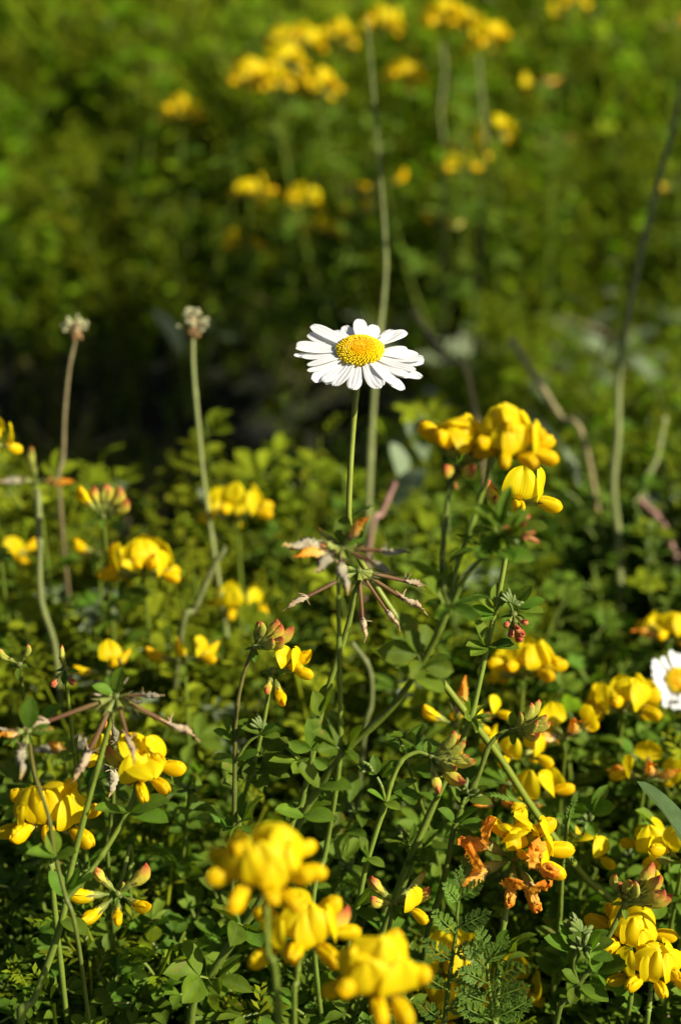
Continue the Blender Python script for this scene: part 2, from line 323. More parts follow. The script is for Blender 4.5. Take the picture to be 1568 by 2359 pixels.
# ---------------------------------------------------------------- things
def tag(o, label=None, cat=None, group=None, kind=None):
    if label: o['label'] = label
    if cat: o['category'] = cat
    if group: o['group'] = group
    if kind: o['kind'] = kind
    return o
def link(name, me, parent=None, loc=(0, 0, 0), M=None, s=1., label=None):
    o = bpy.data.objects.new(name, me); COL.objects.link(o)
    m = Matrix.Translation(Vector(np.asarray(loc, float) * .001))
    if M is not None: m = m @ Matrix([list(r) for r in np.asarray(M)]).to_4x4()
    if s != 1: m = m @ Matrix.Scale(s, 4)
    if parent: o.parent = parent
    o.matrix_basis = m
    if label: o['label'] = label
    return o
NAMES = {'f': 'flower', 'w': 'withered_flower', 'b': 'bud', 'g': 'bud', 'r': 'bud', 'y': 'bud', 'p': 'seed_pod', 'q': 'seed_pod', 's': 'spent_flower', 'o': 'spent_flower'}
class Plant:
    def __init__(s, base, label, name='trefoil_plant', cat='flowering plant', group='yellow trefoil plants in the meadow'):
        s.e = bpy.data.objects.new(name, None); COL.objects.link(s.e); s.base = np.array([base[0], base[1], 0.]); s.e.location = s.base * .001
        s.e.empty_display_size = .01; tag(s.e, label, cat, group)
    def stem(s, pts, r0=.75, r1=None, m='stem_green', ground=False, name='stem', sides=9, world=False):
        P = [np.asarray(p, float) if world else W(*p) for p in pts]
        if ground: P.append(np.array([s.base[0], s.base[1], -3.]) )
        P = catmull(P, 7) - s.base; r1 = r0 if r1 is None else r1
        q = catmull(P, 2); T_ = np.linspace(0, 1, len(q)); nd = 1 + sum(.22 * np.exp(-((T_ - random.random()) / .018) ** 2) for _ in range(4)) + .05 * np.sin(T_ * 23 + random.random() * 6); P = q
        mb = MB(); tube(mb, P, np.linspace(r0, r1, len(P)) * nd, sides=sides, m=m)
        return link(name, M2mesh(name, mb), s.e)
    def head(s, p, fl, sc_=1., hub=True, world=False):
        c = (np.asarray(p, float) if world else W(*p)) - s.base
        h = link('flower_head', HUB, s.e, c, s=1.0)
        for k, t in enumerate(fl):
            kind, r, u, tt = t[:4]; q = t[4] if len(t) > 4 else 1.
            d = dirc(r, u, tt); T = TPL[kind]
            M = frame(d, roll=random.uniform(-.25, .25))
            link(NAMES[kind], random.choice(T), h, d * (2.4 if kind in 'fwy' else .9), M, sc_ * q * random.uniform(.95, 1.05))
        return h
    def leaf(s, p, d, sc_=1., kind='l', roll=0., label=None):
        T = {'l': LEAF, 'B': LEAFB, 'n': LEAFN, '1': LEAF1}[kind]
        link('leaf', random.choice(T), s.e, W(*p) - s.base, frame(dirc(*d), roll=roll + random.uniform(-.2, .2)), sc_, label)
    def cluster(s, p, d=(0, 1, .2), sc_=1., red=False):
        M = frame(dirc(*d)); M = np.stack([M[:, 2], M[:, 1], M[:, 0]], 1); M[:, 1] *= -1 if np.linalg.det(M) < 0 else 1
        link('bud_cluster', CLUR if red else random.choice(CLU), s.e, W(*p) - s.base, M, sc_)

def below(px, py, D, dx=0, dy=0):
    p = W(px, py, D); return (p[0] + dx, p[1] + dy)
F, B_, G_, P_ = 'f', 'b', 'g', 'p'

exec_parts = True
# ======================================================= THE DAISY
def daisy(name, c, label, petals, R0=4.2, s=1., tilt=(0, 0), stems=(), group='white daisies'):
    C0 = c
    base = stems[-1]
    e = bpy.data.objects.new(name, None); COL.objects.link(e); b = np.array([base[0], base[1], 0.]); e.location = b * .001; tag(e, label, 'daisy', group)
    Q = np.array(Matrix.Rotation(tilt[0], 3, 'X') @ Matrix.Rotation(tilt[1], 3, 'Y'))
    r = random.Random(5)
    for i, (az, L, Wd) in enumerate(petals):
        cc = [0.05, -.06, .10][i % 3]; zz = [.3, -.25, -.8][i % 3]; dr = r.uniform(-.03, .035); nz = r.uniform(.2, .8); tw = r.uniform(-.25, .25); Lp = L - R0 + .6
        ntc = r.choice([.5, .8, 1.1])
        def f(u, v, Lp=Lp, Wd=Wd, cc=cc, dr=dr, tw=tw, ntc=ntc, ph=i):
            w = Wd / 2 * np.clip((v + .06) / .62, .0, 1) ** .62
            w = w * np.where(v > .72, np.sqrt(np.clip(1 - ((v - .72) / .30) ** 2, .0, 1)), 1)
            y = u * w
            x = v * Lp - ntc * .55 * (np.abs(np.cos(u * 2.6)) < .35) * (v > .93) * 1.
            z = .075 * np.cos(u * 3 * math.pi) * np.clip(v * 3, 0, 1) * np.clip((1 - v) * 5, .3, 1) + cc * y * y * .5 + dr * Lp * v * v + .22 * np.sin(v * 5 + ph)
            return np.stack([x, y, z + tw * y], 1)
        mb = MB(); sheet(mb, f, 16, 18, 'white_petal')
        a = R(az); M = Q @ np.array(Matrix.Rotation(a, 3, 'Z'))
        me = M2mesh('petal', mb)
        link('petal', me, e, C0 - b + M @ (np.array([R0 - .6, 0, zz]) * s), M, s)
    # disc
    mb = MB(); Rd = 6.2
    blob(mb, (0, 0, -.3), (Rd - .35, Rd - .35, 3.3), 'disc_core', 24, 10)
    N = 420; ga = 2.39996
    for k in range(N):
        t = math.sqrt((k + .5) / N); a = k * ga; rr = t * Rd
        h = 3.9 * math.sqrt(max(0, 1 - (t * .93) ** 2)) - .25 * math.exp(-(t / .18) ** 2) - .9
        nrm = np.array([math.cos(a) * t * .95, math.sin(a) * t * .95, 1.1 - .6 * t]); nrm /= np.linalg.norm(nrm)
        q = .15 + .18 * t + (.03 if t > .6 else 0); ln = .35 + .35 * t
        o = np.array([math.cos(a) * rr, math.sin(a) * rr, h]) + nrm * r.uniform(-.14, .14) + np.array([r.gauss(0, .06), r.gauss(0, .06), 0])
        tube(mb, [o - nrm * .4, o + nrm * (ln * .55 - .1), o + nrm * (ln - .08), o + nrm * ln], [q * .7, q, q * .75, .02], sides=6, m='floret')
        mb.uv[-1][:, 1] = t
    link('flower_disc', M2mesh('flower_disc', mb), e, C0 - b, Q, s)
    mb = MB(); tube(mb, [(0, 0, -3.6), (0, 0, -3.0), (0, 0, -2.0), (0, 0, -1.5)], [.8, 2.6, 5.2, 5.9], sides=20, m='sepal')
    link('sepal_cup', M2mesh('sepal_cup', mb), e, C0 - b, Q, s)
    return e, b, Q
_t = [(775,155),(935,210),(1115,250),(1215,310),(1265,465),(1345,515),(1375,560),(1432,602),(1398,768),(1335,738),(1252,785),(1200,898),(1125,868),(945,903),(700,900),(508,892),(392,832),(283,802),(223,675),(157,560),(78,525),(98,475),(102,415),(222,295),(257,240),(503,260)]
pet = []
for i, (x, y) in enumerate(_t):
    dx = (x - 768) * .0258; dy = -(y - 525) * .0258 / math.sin(PITCH + R(6))
    pet.append((math.degrees(math.atan2(dy, dx)), math.hypot(dx, dy), [3.8, 4.1, 3.5, 3.9][i % 4] if i not in (20, 9) else 2.2))
pet += [(az, L, 3.6) for az, L in ((107, 14.2), (212, 16.4), (262, 16.0), (323, 16.8), (38, 16.2), (90, 13.8), (232, 15.5), (290, 16.4), (350, 17.2))]
Cd = W(829, 812, 460)
dst = [(818, 880, 461), (812, 1000, 461), (806, 1100, 461), (804, 1200, 462), (818, 1265, 464), (850, 1325, 466), (905, 1410, 467), (960, 1487, 468), (1010, 1560, 470), (1080, 1652, 474), (1150, 1745, 480), (1218, 1850, 486), (1290, 1950, 492), (1345, 2020, 497), (1420, 2110, 505)]
gb = below(*dst[-1], 8, 20)
e, b, Q = daisy('daisy', Cd, 'tall white daisy with an open golden disc, in sharp focus above the other flowers', pet, stems=[gb], tilt=(R(9), 0))
P = [Cd + np.array([0, 0, -3.2])] + [W(*p) for p in dst] + [np.array([gb[0], gb[1], -3.])]
P[1] = (P[0] * .35 + P[2] * .65) ; P[1][2] = Cd[2] - 12
mb = MB(); tube(mb, catmull(P[:2] + P[2:], 8) - b, [.85, .80, .80, .85, .95, 1.05, 1.1, 1.15, 1.2], sides=14, m='daisy_stem'); link('stem', M2mesh('stem', mb), e)
def ragged(L, Wd, m='feather_leaf', seed=0, n=9):
    r = random.Random(seed); mb = MB()
    put_sheet(mb, leaflet_fn(L, Wd * .35, fold=.3, curl=-.1, a=.5, b=.5), 4, 10, m, np.eye(3), (0, 0, 0))
    for k in range(n):
        for s in (-1, 1):
            v = (k + .8) / (n + .5); l = Wd * r.uniform(.4, .75) * math.sin(math.pi * (v * .8 + .12)) ** .6; d = (1.1, s, .3 + r.uniform(-.2, .3))
            put_sheet(mb, leaflet_fn(l + .6, l * .42, fold=.2, a=.4, b=.8), 2, 4, m, frame(d), (v * L, 0, -.1 * L * v * v))
    return mb
for k, (p, d, L, Wd) in enumerate([((806, 1192, 462), (.8, .5, .3), 7, 2.2), ((1218, 1852, 486), (-.9, .33, .3), 12, 3), ((1150, 1745, 480), (-.35, .9, .2), 6, 2), ((960, 1487, 468), (-.8, .35, .2), 8, 2), ((1075, 1648, 474), (.7, -.4, .5), 6, 2)]):
    link('leaf', M2mesh('leaf', ragged(L, Wd, seed=k)), e, W(*p) - b, frame(dirc(*d)))
# dew on the petals
mb = MB(); r = random.Random(3)
for k in range(150):
    az = r.choice([175, 180, 170, 150, 145, 160, -20, -15, 5, 0, 60, 75, 120, 45]) + r.gauss(0, 4); rr = r.uniform(7.6, 14.5); rad = r.choice([.08, .1, .12, .15, .22])
    blob(mb, Cd + np.array([math.cos(R(az)) * rr, math.sin(R(az)) * rr, math.sin(R(az)) * rr * .105 - .035 * rr + r.uniform(-.1, .15)]), (rad, rad, rad * .8), 'dew', 6, 4)
# (dew is linked further down once its height over the petals is known)
DEW = mb

# second daisy at the right edge
pets = [(k * 360 / 21 + random.uniform(-4, 4), random.uniform(13.5, 15.5), 3.9) for k in range(21)]
c2 = W(1560, 1568, 556); g2 = below(1560, 1568, 556, 10, 15)
e2, b2, Q2 = daisy('daisy', c2, 'blurred white daisy cut by the right edge, facing the camera beside orange petals', pets, stems=[g2], tilt=(R(38), R(14)), s=.68)
mb = MB(); tube(mb, catmull([c2 + Q2 @ np.array([0, 0, -3.]), c2 + Q2 @ np.array([0, 0, -12.]), c2 + np.array([6, 14, -60]), np.array([g2[0], g2[1], -3])], 7) - b2, .9, sides=9, m='daisy_stem'); link('stem', M2mesh('stem', mb), e2)

# ======================================================= PLANT A, forked, right of the daisy
p = Plant(below(440, 2359, 462), 'tall forked trefoil whose two full yellow umbels stand right of the big daisy')
p.stem([(1032, 1400, 408), (1005, 1465, 412), (960, 1545, 418), (900, 1632, 425), (800, 1725, 432), (745, 1800, 438), (702, 1870, 442), (665, 1950, 446), (594, 2085, 450), (540, 2162, 453), (485, 2250, 457), (440, 2359, 462)], .75, 1.15, ground=True)
p.stem([(1040, 1092, 406), (1030, 1160, 406), (1020, 1250, 406), (1018, 1330, 407), (1032, 1400, 408)], .62, .7)
p.stem([(1135, 1050, 402), (1118, 1110, 403), (1088, 1200, 405), (1050, 1310, 407), (1032, 1400, 408), (1000, 1480, 414)], .62, .7)
p.stem([(1155, 1235, 398), (1120, 1275, 400), (1070, 1330, 404), (1038, 1400, 408)], .55, .7)
p.head((1052, 1082, 406), [(F, -.25, .65, .6, 1.), (F, .45, .45, .7, 1.), (F, .75, .45, .1, 1.), (F, .15, 1.1, .0, 1.), (F, -.5, .85, .1), (B_, -.35, -.1, .9, .8), (B_, .3, -.1, .9, .8), (G_, -.05, -.5, .7, .7)], 1.02)
p.head((1155, 1048, 402), [(F, .45, -.05, .8, 1.), (F, .9, .05, .35, 1.), (F, .0, -.05, .95, .95), (F, .5, .45, .5, 1.), (F, .05, .5, .6), (F, .85, .4, .1), (F, -.4, .3, .7, .9)], .92)
for q, d in [((1150, 1235, 397), (-.6, .7, .3)), ((1150, 1235, 397), (.1, .9, .2)), ((1155, 1240, 397), (.7, .4, .4)), ((1130, 1265, 399), (-.8, -.1, .4)), ((1130, 1265, 399), (.8, -.3, .3)), ((1150, 1240, 397), (-.2, .3, 1))]: p.leaf(q, d, .85, 'l')
p.cluster((1185, 1222, 396), (.8, .1, .5), .8, True); p.cluster((1165, 1225, 397), (.5, .5, .5), 1.)
for q, d, s, k in [((1020, 1390, 407), (-.5, .85, .2), 1., 'l'), ((1035, 1395, 407), (.3, -.1, .8), .9, 'l'), ((1012, 1350, 407), (-.2, 1, .1), .8, 'n'), ((970, 1530, 416), (-.35, .9, .1), .9, 'B'), ((965, 1540, 416), (.9, .45, .4), .95, '1'), ((955, 1555, 417), (.75, -.35, .5), 1., '1'), ((955, 1555, 417), (-.6, .35, .5), .8, '1'),
                   ((790, 1732, 430), (-.7, .5, .4), .8, 'l'), ((800, 1728, 431), (.35, .75, .5), 1., '1'), ((735, 1815, 437), (.8, .2, .6), 1.1, '1'), ((735, 1815, 437), (-.5, .75, .3), 1., '1'), ((700, 1880, 441), (.8, .1, .5), 1., '1'), ((700, 1880, 441), (-.7, .3, .5), 1., '1'), ((560, 2135, 451), (-.6, .5, .6), .9, 'B'), ((560, 2135, 451), (.9, .1, .4), .8, 'B'), ((480, 2255, 456), (-.7, .3, .5), 1., 'B'), ((480, 2255, 456), (.9, .1, .5), 1., 'l')]: p.leaf(q, d, s, k)
# star of spent pods crossing the daisy stem (front)
p = Plant(below(775, 1800, 436), 'spent trefoil with greyish withered flowers in a star across the daisy stem')
p.stem([(787, 1270, 417), (780, 1340, 418), (781, 1500, 423), (784, 1650, 429), (782, 1745, 433), (772, 1830, 438), (750, 1960, 446), (720, 2140, 452)], .55, .8, ground=True)
p.head((787, 1262, 416), [('s', -.95, .15, .3, 1.), ('o', -.85, -.1, .5, .8), ('s', -.55, -.3, .75, .8), ('o', .5, .65, .5, .8), ('q', .95, -.02, .2, .85), ('q', .85, -.38, .5, .8), ('s', .08, -.85, .6, .8), ('g', -.55, .35, -.4, .6)])
p.leaf((788, 1258, 416), (.05, .95, .1), .85, '1'); p.leaf((790, 1262, 416), (.35, .35, -.2), .8, '1')
p.leaf((783, 1720, 432), (-.7, .65, .3), .8, 'l')
p = Plant(below(690, 1880, 470), 'trefoil with long drooping brown seed pods, behind the star of spent flowers')
p.stem([(826, 1318, 456), (812, 1400, 457), (790, 1480, 458), (745, 1620, 461), (722, 1730, 464), (695, 1850, 468), (670, 1960, 472)], .7, .95, ground=True)
p.head((826, 1314, 456), [('p', -.85, -.42, .25, .82), ('p', .06, -.8, .5, .78), ('p', .52, -.75, .4, .76), ('p', .88, -.52, .2, .95), ('p', .72, -.15, -.5, .9), ('g', -.7, .15, .3, .5)])
p.leaf((826, 1318, 456), (-.9, .3, .3), .5, '1')
for q, d, s, k in [((735, 1640, 461), (.35, .9, .3), 1., '1'), ((738, 1650, 461), (-.15, .8, .5), .9, '1'), ((715, 1745, 464), (.1, .9, .5), .9, 'l'), ((712, 1770, 465), (-.8, .4, .4), .9, 'l'), ((690, 1870, 468), (.9, .2, .4), .9, 'B')]: p.leaf(q, d, s, k)

# ======================================================= PLANT C in focus on the right
p = Plant(below(860, 2359, 500), 'trefoil with one round sharp yellow flower and pink bud under the big yellow umbels')
p.stem([(1176, 1168, 457), (1176, 1215, 457), (1165, 1280, 457), (1148, 1370, 458), (1128, 1460, 460), (1100, 1590, 462), (1085, 1650, 463), (1050, 1740, 466), (1005, 1840, 470), (955, 1950, 476), (905, 2080, 483), (860, 2250, 495)], .62, 1.0, ground=True)
p.head((1172, 1160, 459), [(F, .12, .0, .95, 1.1), (F, .97, .10, .40, 1.05), (B_, -.50, .25, .5, .85), (B_, -.42, .05, .55, .62), (B_, .75, .5, -.1, .85)])
for q, d, s, k in [((1140, 1412, 458), (-.75, .75, .2), .85, '1'), ((1138, 1415, 458), (-.9, .25, .3), .8, '1'), ((1136, 1420, 458), (-.6, -.1, .5), .5, '1'), ((1145, 1400, 458), (.0, 1, .1), .75, '1'), ((1190, 1395, 458), (.5, .8, .2), .75, '1'), ((1195, 1400, 458), (.9, .35, .2), .8, '1'), ((1192, 1402, 458), (.95, -.05, .3), .8, '1'),
                   ((1124, 1490, 459), (-.4, .95, .2), .95, '1'), ((1124, 1490, 459), (-.6, -.2, .5), .75, '1'), ((1124, 1490, 459), (.85, .1, .4), .95, '1'), ((1122, 1495, 460), (.7, .3, .6), .9, '1'), ((1122, 1495, 460), (-.8, .3, .6), .8, '1'),
                   ((1088, 1655, 462), (.9, -.1, .3), .7, 'n'), ((1085, 1660, 463), (-.4, .7, .4), .7, 'l')]: p.leaf(q, d, s, k)
p.stem([(1140, 1415, 458), (1162, 1385, 457), (1175, 1395, 456), (1180, 1410, 456)], .45, .35)
p.cluster((1178, 1392, 456), (.2, .9, .3), .8)
h = p.head((1182, 1415, 456), [('r', -.15, -.9, .3, .62), ('r', .3, -.85, .3, .66), ('r', .1, -.7, .7, .6), ('r', .5, -.4, .6, .5), ('r', -.4, -.5, .6, .5), ('r', .2, -.95, .1, .72)])
# ======================================================= PLANT E, bud umbels left of centre
p = Plant(below(542, 2050, 490), 'trefoil with a nodding umbel of red tipped buds, left of the drooping pods')
p.stem([(584, 1492, 457), (560, 1560, 458), (545, 1640, 459), (541, 1740, 461), (540, 1850, 464), (538, 1960, 470), (536, 2080, 480)], .52, .75, m='stem_red', ground=True)
p.head((588, 1490, 457), [(G_, .1, .85, .4, .62), (G_, .35, .75, .5, .62), ('b', .7, .65, .3, .78), ('b', .85, .5, .3, .82), ('b', .82, .12, .55, .82), ('b', .9, .3, .1, .9), ('g', .6, .1, .8, .75)])
for q, d, s, k in [((540, 1700, 460), (-.3, .95, .2), .8, '1'), ((538, 1705, 460), (-.8, .5, .3), .7, '1'), ((540, 1702, 460), (.5, .85, .2), .75, '1'), ((545, 1750, 460), (.75, .35, .4), .8, '1'), ((538, 1745, 460), (-.75, .1, .5), .7, '1'), ((542, 1905, 466), (.7, .6, .3), 1., 'l'), ((540, 1910, 466), (-.7, .3, .5), .9, 'l')]: p.leaf(q, d, s, k)
p.stem([(542, 1755, 461), (570, 1712, 459), (600, 1690, 458)], .45, .4); p.cluster((604, 1682, 458), (.2, .95, .2), .85)
for d in [(.8, .35, .3), (.9, .0, .4), (-.7, .4, .4), (.6, .5, .4)]: p.leaf((600, 1692, 458), d, .65, '1')
p = Plant(below(560, 2000, 495), 'trefoil with half open lemon yellow flowers hanging under the red tipped buds')
p.stem([(626, 1550, 461), (620, 1590, 461), (608, 1660, 463), (590, 1740, 467), (565, 1830, 473), (550, 1920, 480)], .5, .8, ground=True)
p.head((628, 1545, 461), [('f', .85, .05, .3, .78), ('y', .75, .3, .2, .8), ('y', .25, -.75, .55, .8), ('b', -.15, -.65, .6, .7), ('f', .55, .2, .5, .72)])
for q, d, s, k in [((585, 1750, 468), (.9, .5, .2), .9, 'l'), ((580, 1770, 469), (.9, -.1, .3), .8, 'l'), ((575, 1800, 470), (-.7, .4, .3), .8, 'l')]: p.leaf(q, d, s, k)

# ======================================================= PLANT F + G left
p = Plant(below(60, 2359, 452), 'spent trefoil at left with a star of purple brown seed pods')
p.stem([(268, 1608, 428), (250, 1680, 430), (222, 1780, 433), (190, 1900, 437), (160, 2020, 441), (148, 2100, 443), (118, 2200, 447), (80, 2300, 450), (50, 2380, 453)], .6, 1.1, ground=True)
p.head((268, 1604, 427), [('p', -.93, -.33, .15, 1.), ('p', -.42, -.85, .2, .98), ('p', .3, -.75, .5, .80), ('p', .88, -.42, .1, 1.), ('q', .9, .08, .3, .62), ('q', .85, -.1, .5, .4), ('q', .3, .5, .2, .3), ('q', -.7, .15, .4, .3)])
p.leaf((268, 1600, 427), (.15, .95, .2), .8, '1'); p.leaf((262, 1602, 427), (-.75, .5, .3), .65, '1')
p.leaf((150, 2065, 441), (-.4, .85, .3), .9, '1'); p.leaf((155, 2050, 441), (.8, .55, .4), 1.05, '1'); p.leaf((152, 2060, 441), (.4, .9, .2), .9, '1'); p.leaf((140, 2120, 443), (.9, -.2, .5), 1., '1')
p.stem([(318, 1800, 441), (295, 1870, 441), (235, 1970, 441), (190, 2030, 441), (150, 2075, 442)], .6, .8)
p.head((318, 1790, 442), [(F, .35, .55, .65, .98), (F, .05, .6, .55, 1.), (F, .75, .35, .35, 1.), (F, .6, .0, .7, .9), (F, .15, -.1, .8, .9), ('r', -.5, .15, .6, .6), ('r', -.3, -.2, .8, .5), (B_, -.6, .5, .2, .9)])
for d in [(.85, .35, .3), (.9, -.1, .4), (.5, .7, .3), (-.6, .2, .6)]: p.leaf((300, 1870, 441), d, 1.25, '1')
p = Plant(below(240, 1930, 480), 'small trefoil with one yellow flower and a white withered one beneath the purple pods')
p.stem([(250, 1745, 462), (262, 1820, 465), (255, 1900, 470), (250, 2000, 478)], .5, .7, ground=True)
p.head((262, 1735, 461), [(F, -.45, .0, .7, .75), ('s', .1, .8, .4, .6), ('o', -.2, .75, -.1, .6), ('s', -.05, -.85, .4, .8)])
# H
p = Plant(below(120, 2100, 452), 'low trefoil with a broad yellow umbel at far left, crossed by a dark bare stem')
p.stem([(118, 1915, 449), (122, 1990, 450), (125, 2080, 453)], .6, .8, ground=True)
p.head((118, 1905, 450), [(F, -.85, .05, .45, .95), (F, -.45, .15, .8, .98), (F, .1, .15, .95, 1.), (F, .72, .0, .6, 1.), (F, -.35, .6, .3, 1.), (F, .2, .65, .2, .95), (F, .75, .35, -.1, .9)], 1.12)
p = Plant(below(200, 2250, 440), 'dark thin trefoil stem with a pale withered flower hanging at far left')
p.stem([(66, 1688, 418), (80, 1780, 420), (112, 1880, 424), (125, 1960, 428), (150, 2060, 432), (185, 2200, 438)], .45, .6, m='stem_red', ground=True)
p.head((66, 1685, 418), [('s', -.1, -.75, .5, .8), ('q', -.95, .15, .2, .4), ('g', .8, .05, .2, .5), ('o', -.9, -.1, .4, .5)]); p.leaf((66, 1682, 418), (.1, .95, .2), .95, '1'); p.leaf((70, 1684, 418), (.9, .1, .3), .7, '1'); p.leaf((60, 1686, 418), (-.7, -.3, .3), .7, '1')
p.leaf((128, 1970, 428), (-.1, .9, .3), .8, '1'); p.leaf((128, 1975, 428), (-.6, .3, .5), .9, '1'); p.leaf((128, 1975, 428), (.7, .3, .5), .8, '1')
# I, J, K foreground
p = Plant(below(660, 2400, 400), 'blurred orange yellow trefoil umbel nearest the camera, low left of centre')
p.stem([(612, 2040, 372), (614, 2100, 372), (618, 2200, 376), (640, 2320, 384)], .6, .8, ground=True)
p.head((612, 2020, 372), [(F, -.75, .2, .55, 1.), (F, -.45, -.1, .85, 1.), (F, -.2, .55, .5, 1.05), (F, .12, -.02, .95, 1.05), (F, .55, .25, .6, 1.), (F, .85, .2, .3, 1.), (F, .5, -.2, .8, .95), (F, -.85, .45, -.1, .95), (F, .7, .6, -.1, .9)], 1.02)
p = Plant(below(680, 2380, 425), 'trefoil umbel of clear yellow flowers directly beneath the nearest orange yellow umbel')
p.stem([(690, 2190, 405), (684, 2260, 407), (678, 2350, 412)], .6, .7, ground=True)
p.head((698, 2170, 405), [(F, -.1, .12, .85, .95), (F, -.75, -.05, .6, .9), (F, .45, .05, .8, .95), (F, .35, .65, .3, .95), (F, -.5, .5, .2, .85), (F, .8, .3, .2, .8), (B_, .85, .5, .1, .9)], 1.2)
p = Plant(below(860, 2450, 402), 'big blurred yellow trefoil umbel at the bottom edge, with a pink flushed petal')
p.stem([(868, 2290, 378), (870, 2359, 380), (872, 2450, 386)], .6, .7, ground=True)
p.head((862, 2262, 378), [(F, -.35, .25, .75, 1.), (F, .05, -.15, .9, 1.), (F, .5, -.2, .8, 1.05), (F, -.75, .1, .5, .9), (F, .6, .35, .5, 1.), (F, .2, .7, .3, .95), (F, .85, .3, .2, .9), ('r', .7, .75, .2, .9)], 1.05)
# L orange withering umbel
p = Plant(below(1140, 2400, 470), 'trefoil umbel half yellow and half withered to orange, at lower right')
p.stem([(1182, 1985, 458), (1170, 2070, 457), (1155, 2160, 457), (1145, 2260, 459), (1140, 2359, 462)], .75, .95, ground=True)
p.head((1185, 1978, 457), [('w', -.85, .42, .2, 1.25), ('w', -.85, -.25, .3, 1.2), ('w', -.15, -.65, .60, 1.05), ('w', .35, -.70, .45, 1.15), ('w', .55, -.02, .75, 1.15), (F, -.30, .70, .25, .95), (F, .1, .90, .1, 1.), (F, .55, .70, .1, 1.1), (F, .85, .30, .15, 1.15), (F, .80, -.1, .35, 1.02), (F, .1, .4, .8, .6)])
p.leaf((1185, 1975, 455), (-.05, .8, .6), .62, '1')
for q, d, s, k in [((1152, 2200, 456), (.8, .45, .4), .8, 'l'), ((1152, 2210, 456), (.6, -.1, .7), .7, 'l'), ((1148, 2190, 456), (.3, .9, .2), .7, '1')]: p.leaf(q, d, s, k)
# M
p = Plant(below(300, 2050, 510), 'trefoil with a flat wheel of curved yellow buds at lower left')
p.stem([(272, 2052, 470), (285, 2010, 474), (300, 1950, 480), (305, 1985, 486), (300, 2060, 492)], .5, .7, ground=True)
p.head((272, 2058, 469), [('y', -.9, -.02, .3, .98), ('y', -.6, -.5, .5, .95), ('y', .1, -.55, .75, .8), ('y', .75, -.3, .5, .85), ('b', .75, .55, .2, .98), ('b', -.6, .6, .2, .85), ('g', .4, .6, .3, .3)])
# N
p = Plant(below(790, 2300, 488), 'trefoil stem hooking over to a drooping umbel of yellow green buds, centre right')
p.stem([(988, 1740, 456), (960, 1733, 456), (925, 1752, 456), (902, 1800, 457), (890, 1845, 458), (865, 1920, 460), (842, 2000, 463), (825, 2080, 467), (800, 2200, 475)], .55, .85, ground=True)
p.head((992, 1742, 456), [('g', .6, .5, .4, .78), ('g', .85, .25, .3, .78), ('g', .9, -.05, .3, .8), ('g', .88, -.18, .3, .92), ('b', .62, -.62, .35, .92), ('b', .15, -.85, .4, .85), ('g', .6, -.3, .7, .8), ('g', .9, .5, -.1, .6)])
p.leaf((986, 1738, 456), (-.1, .9, .2), .42, '1')
p.stem([(888, 1848, 458), (880, 1815, 457), (868, 1790, 457)], .4, .4); p.cluster((858, 1775, 457), (-.3, .9, .2), .8)
for q, d, s, k in [((862, 1785, 457), (-.8, .55, .3), .6, '1'), ((866, 1785, 457), (-.1, 1, .1), .6, '1'), ((878, 1790, 457), (.35, .9, .2), .6, '1'), ((880, 1792, 457), (.6, .75, .2), .65, '1'), ((905, 1820, 458), (.85, .45, .3), .8, '1'), ((905, 1825, 458), (.95, -.08, .3), .85, '1'), ((885, 1850, 457), (.7, -.1, .6), .6, '1'), ((885, 1845, 457), (-.6, .5, .4), .7, '1'),
                   ((845, 1975, 461), (-.6, .75, .3), .6, 'n'), ((845, 1978, 461), (.8, -.2, .4), .6, '1'), ((845, 1975, 461), (-.2, .9, .3), .7, '1'), ((822, 2085, 466), (.85, .5, .4), .8, '1'), ((820, 2090, 466), (.5, .8, .4), .8, '1'), ((820, 2100, 466), (-.7, .3, .5), .8, '1'), ((820, 2100, 466), (.85, -.1, .5), .8, '1')]: p.leaf(q, d, s, k)
p = Plant(below(960, 2250, 500), 'trefoil arching right to a tight umbel of red edged buds, above the orange umbel')
p.stem([(1178, 1683, 458), (1155, 1688, 458), (1125, 1720, 458), (1100, 1790, 459), (1065, 1860, 460), (1045, 1910, 461), (1030, 1990, 463), (1010, 2070, 468), (980, 2180, 478)], .55, .95, ground=True)
p.head((1180, 1680, 458), [('g', .55, .6, .4, .72), ('g', .75, .62, .1, .8), ('g', .8, .25, .3, .8), ('g', .55, .1, .75, .75), ('b', .65, -.2, .6, .72), ('g', .85, .05, .3, .78), ('g', .3, .5, .6, .5)])
p.leaf((1180, 1676, 458), (0, .95, .2), .5, '1')
p.cluster((1072, 1830, 459), (.1, .95, .2), .95); p.stem([(1058, 1870, 460), (1066, 1850, 459), (1072, 1835, 459)], .5, .5)
for q, d, s, k in [((1080, 1840, 459), (.75, .6, .2), .7, '1'), ((1080, 1845, 459), (.95, .05, .3), .7, '1'), ((1060, 1850, 459), (-.4, .8, .3), .6, '1'), ((1050, 1900, 460), (-.6, .75, .4), .8, '1'), ((1055, 1895, 460), (.6, .7, .4), .8, '1'), ((1058, 1900, 460), (.95, .1, .3), .85, '1'), ((1050, 1910, 460), (.7, -.35, .5), .7, '1')]: p.leaf(q, d, s, k)
p = Plant(below(930, 2200, 530), 'plain trefoil stem with small leafy side shoots behind the drooping bud umbel')
p.stem([(1020, 1790, 474), (1005, 1840, 476), (968, 1930, 480), (940, 2010, 485), (900, 2130, 495)], .75, 1., ground=True)
for q, d, s, k in [((945, 1940, 479), (-.3, .9, .2), .8, 'n'), ((950, 1950, 479), (-.8, .3, .3), .8, 'l'), ((955, 1960, 479), (.9, .2, .3), .8, 'l'), ((945, 1975, 480), (.8, -.5, .3), .7, 'n')]: p.leaf(q, d, s, k)
p.cluster((935, 1930, 479), (0, 1, .1), .8)
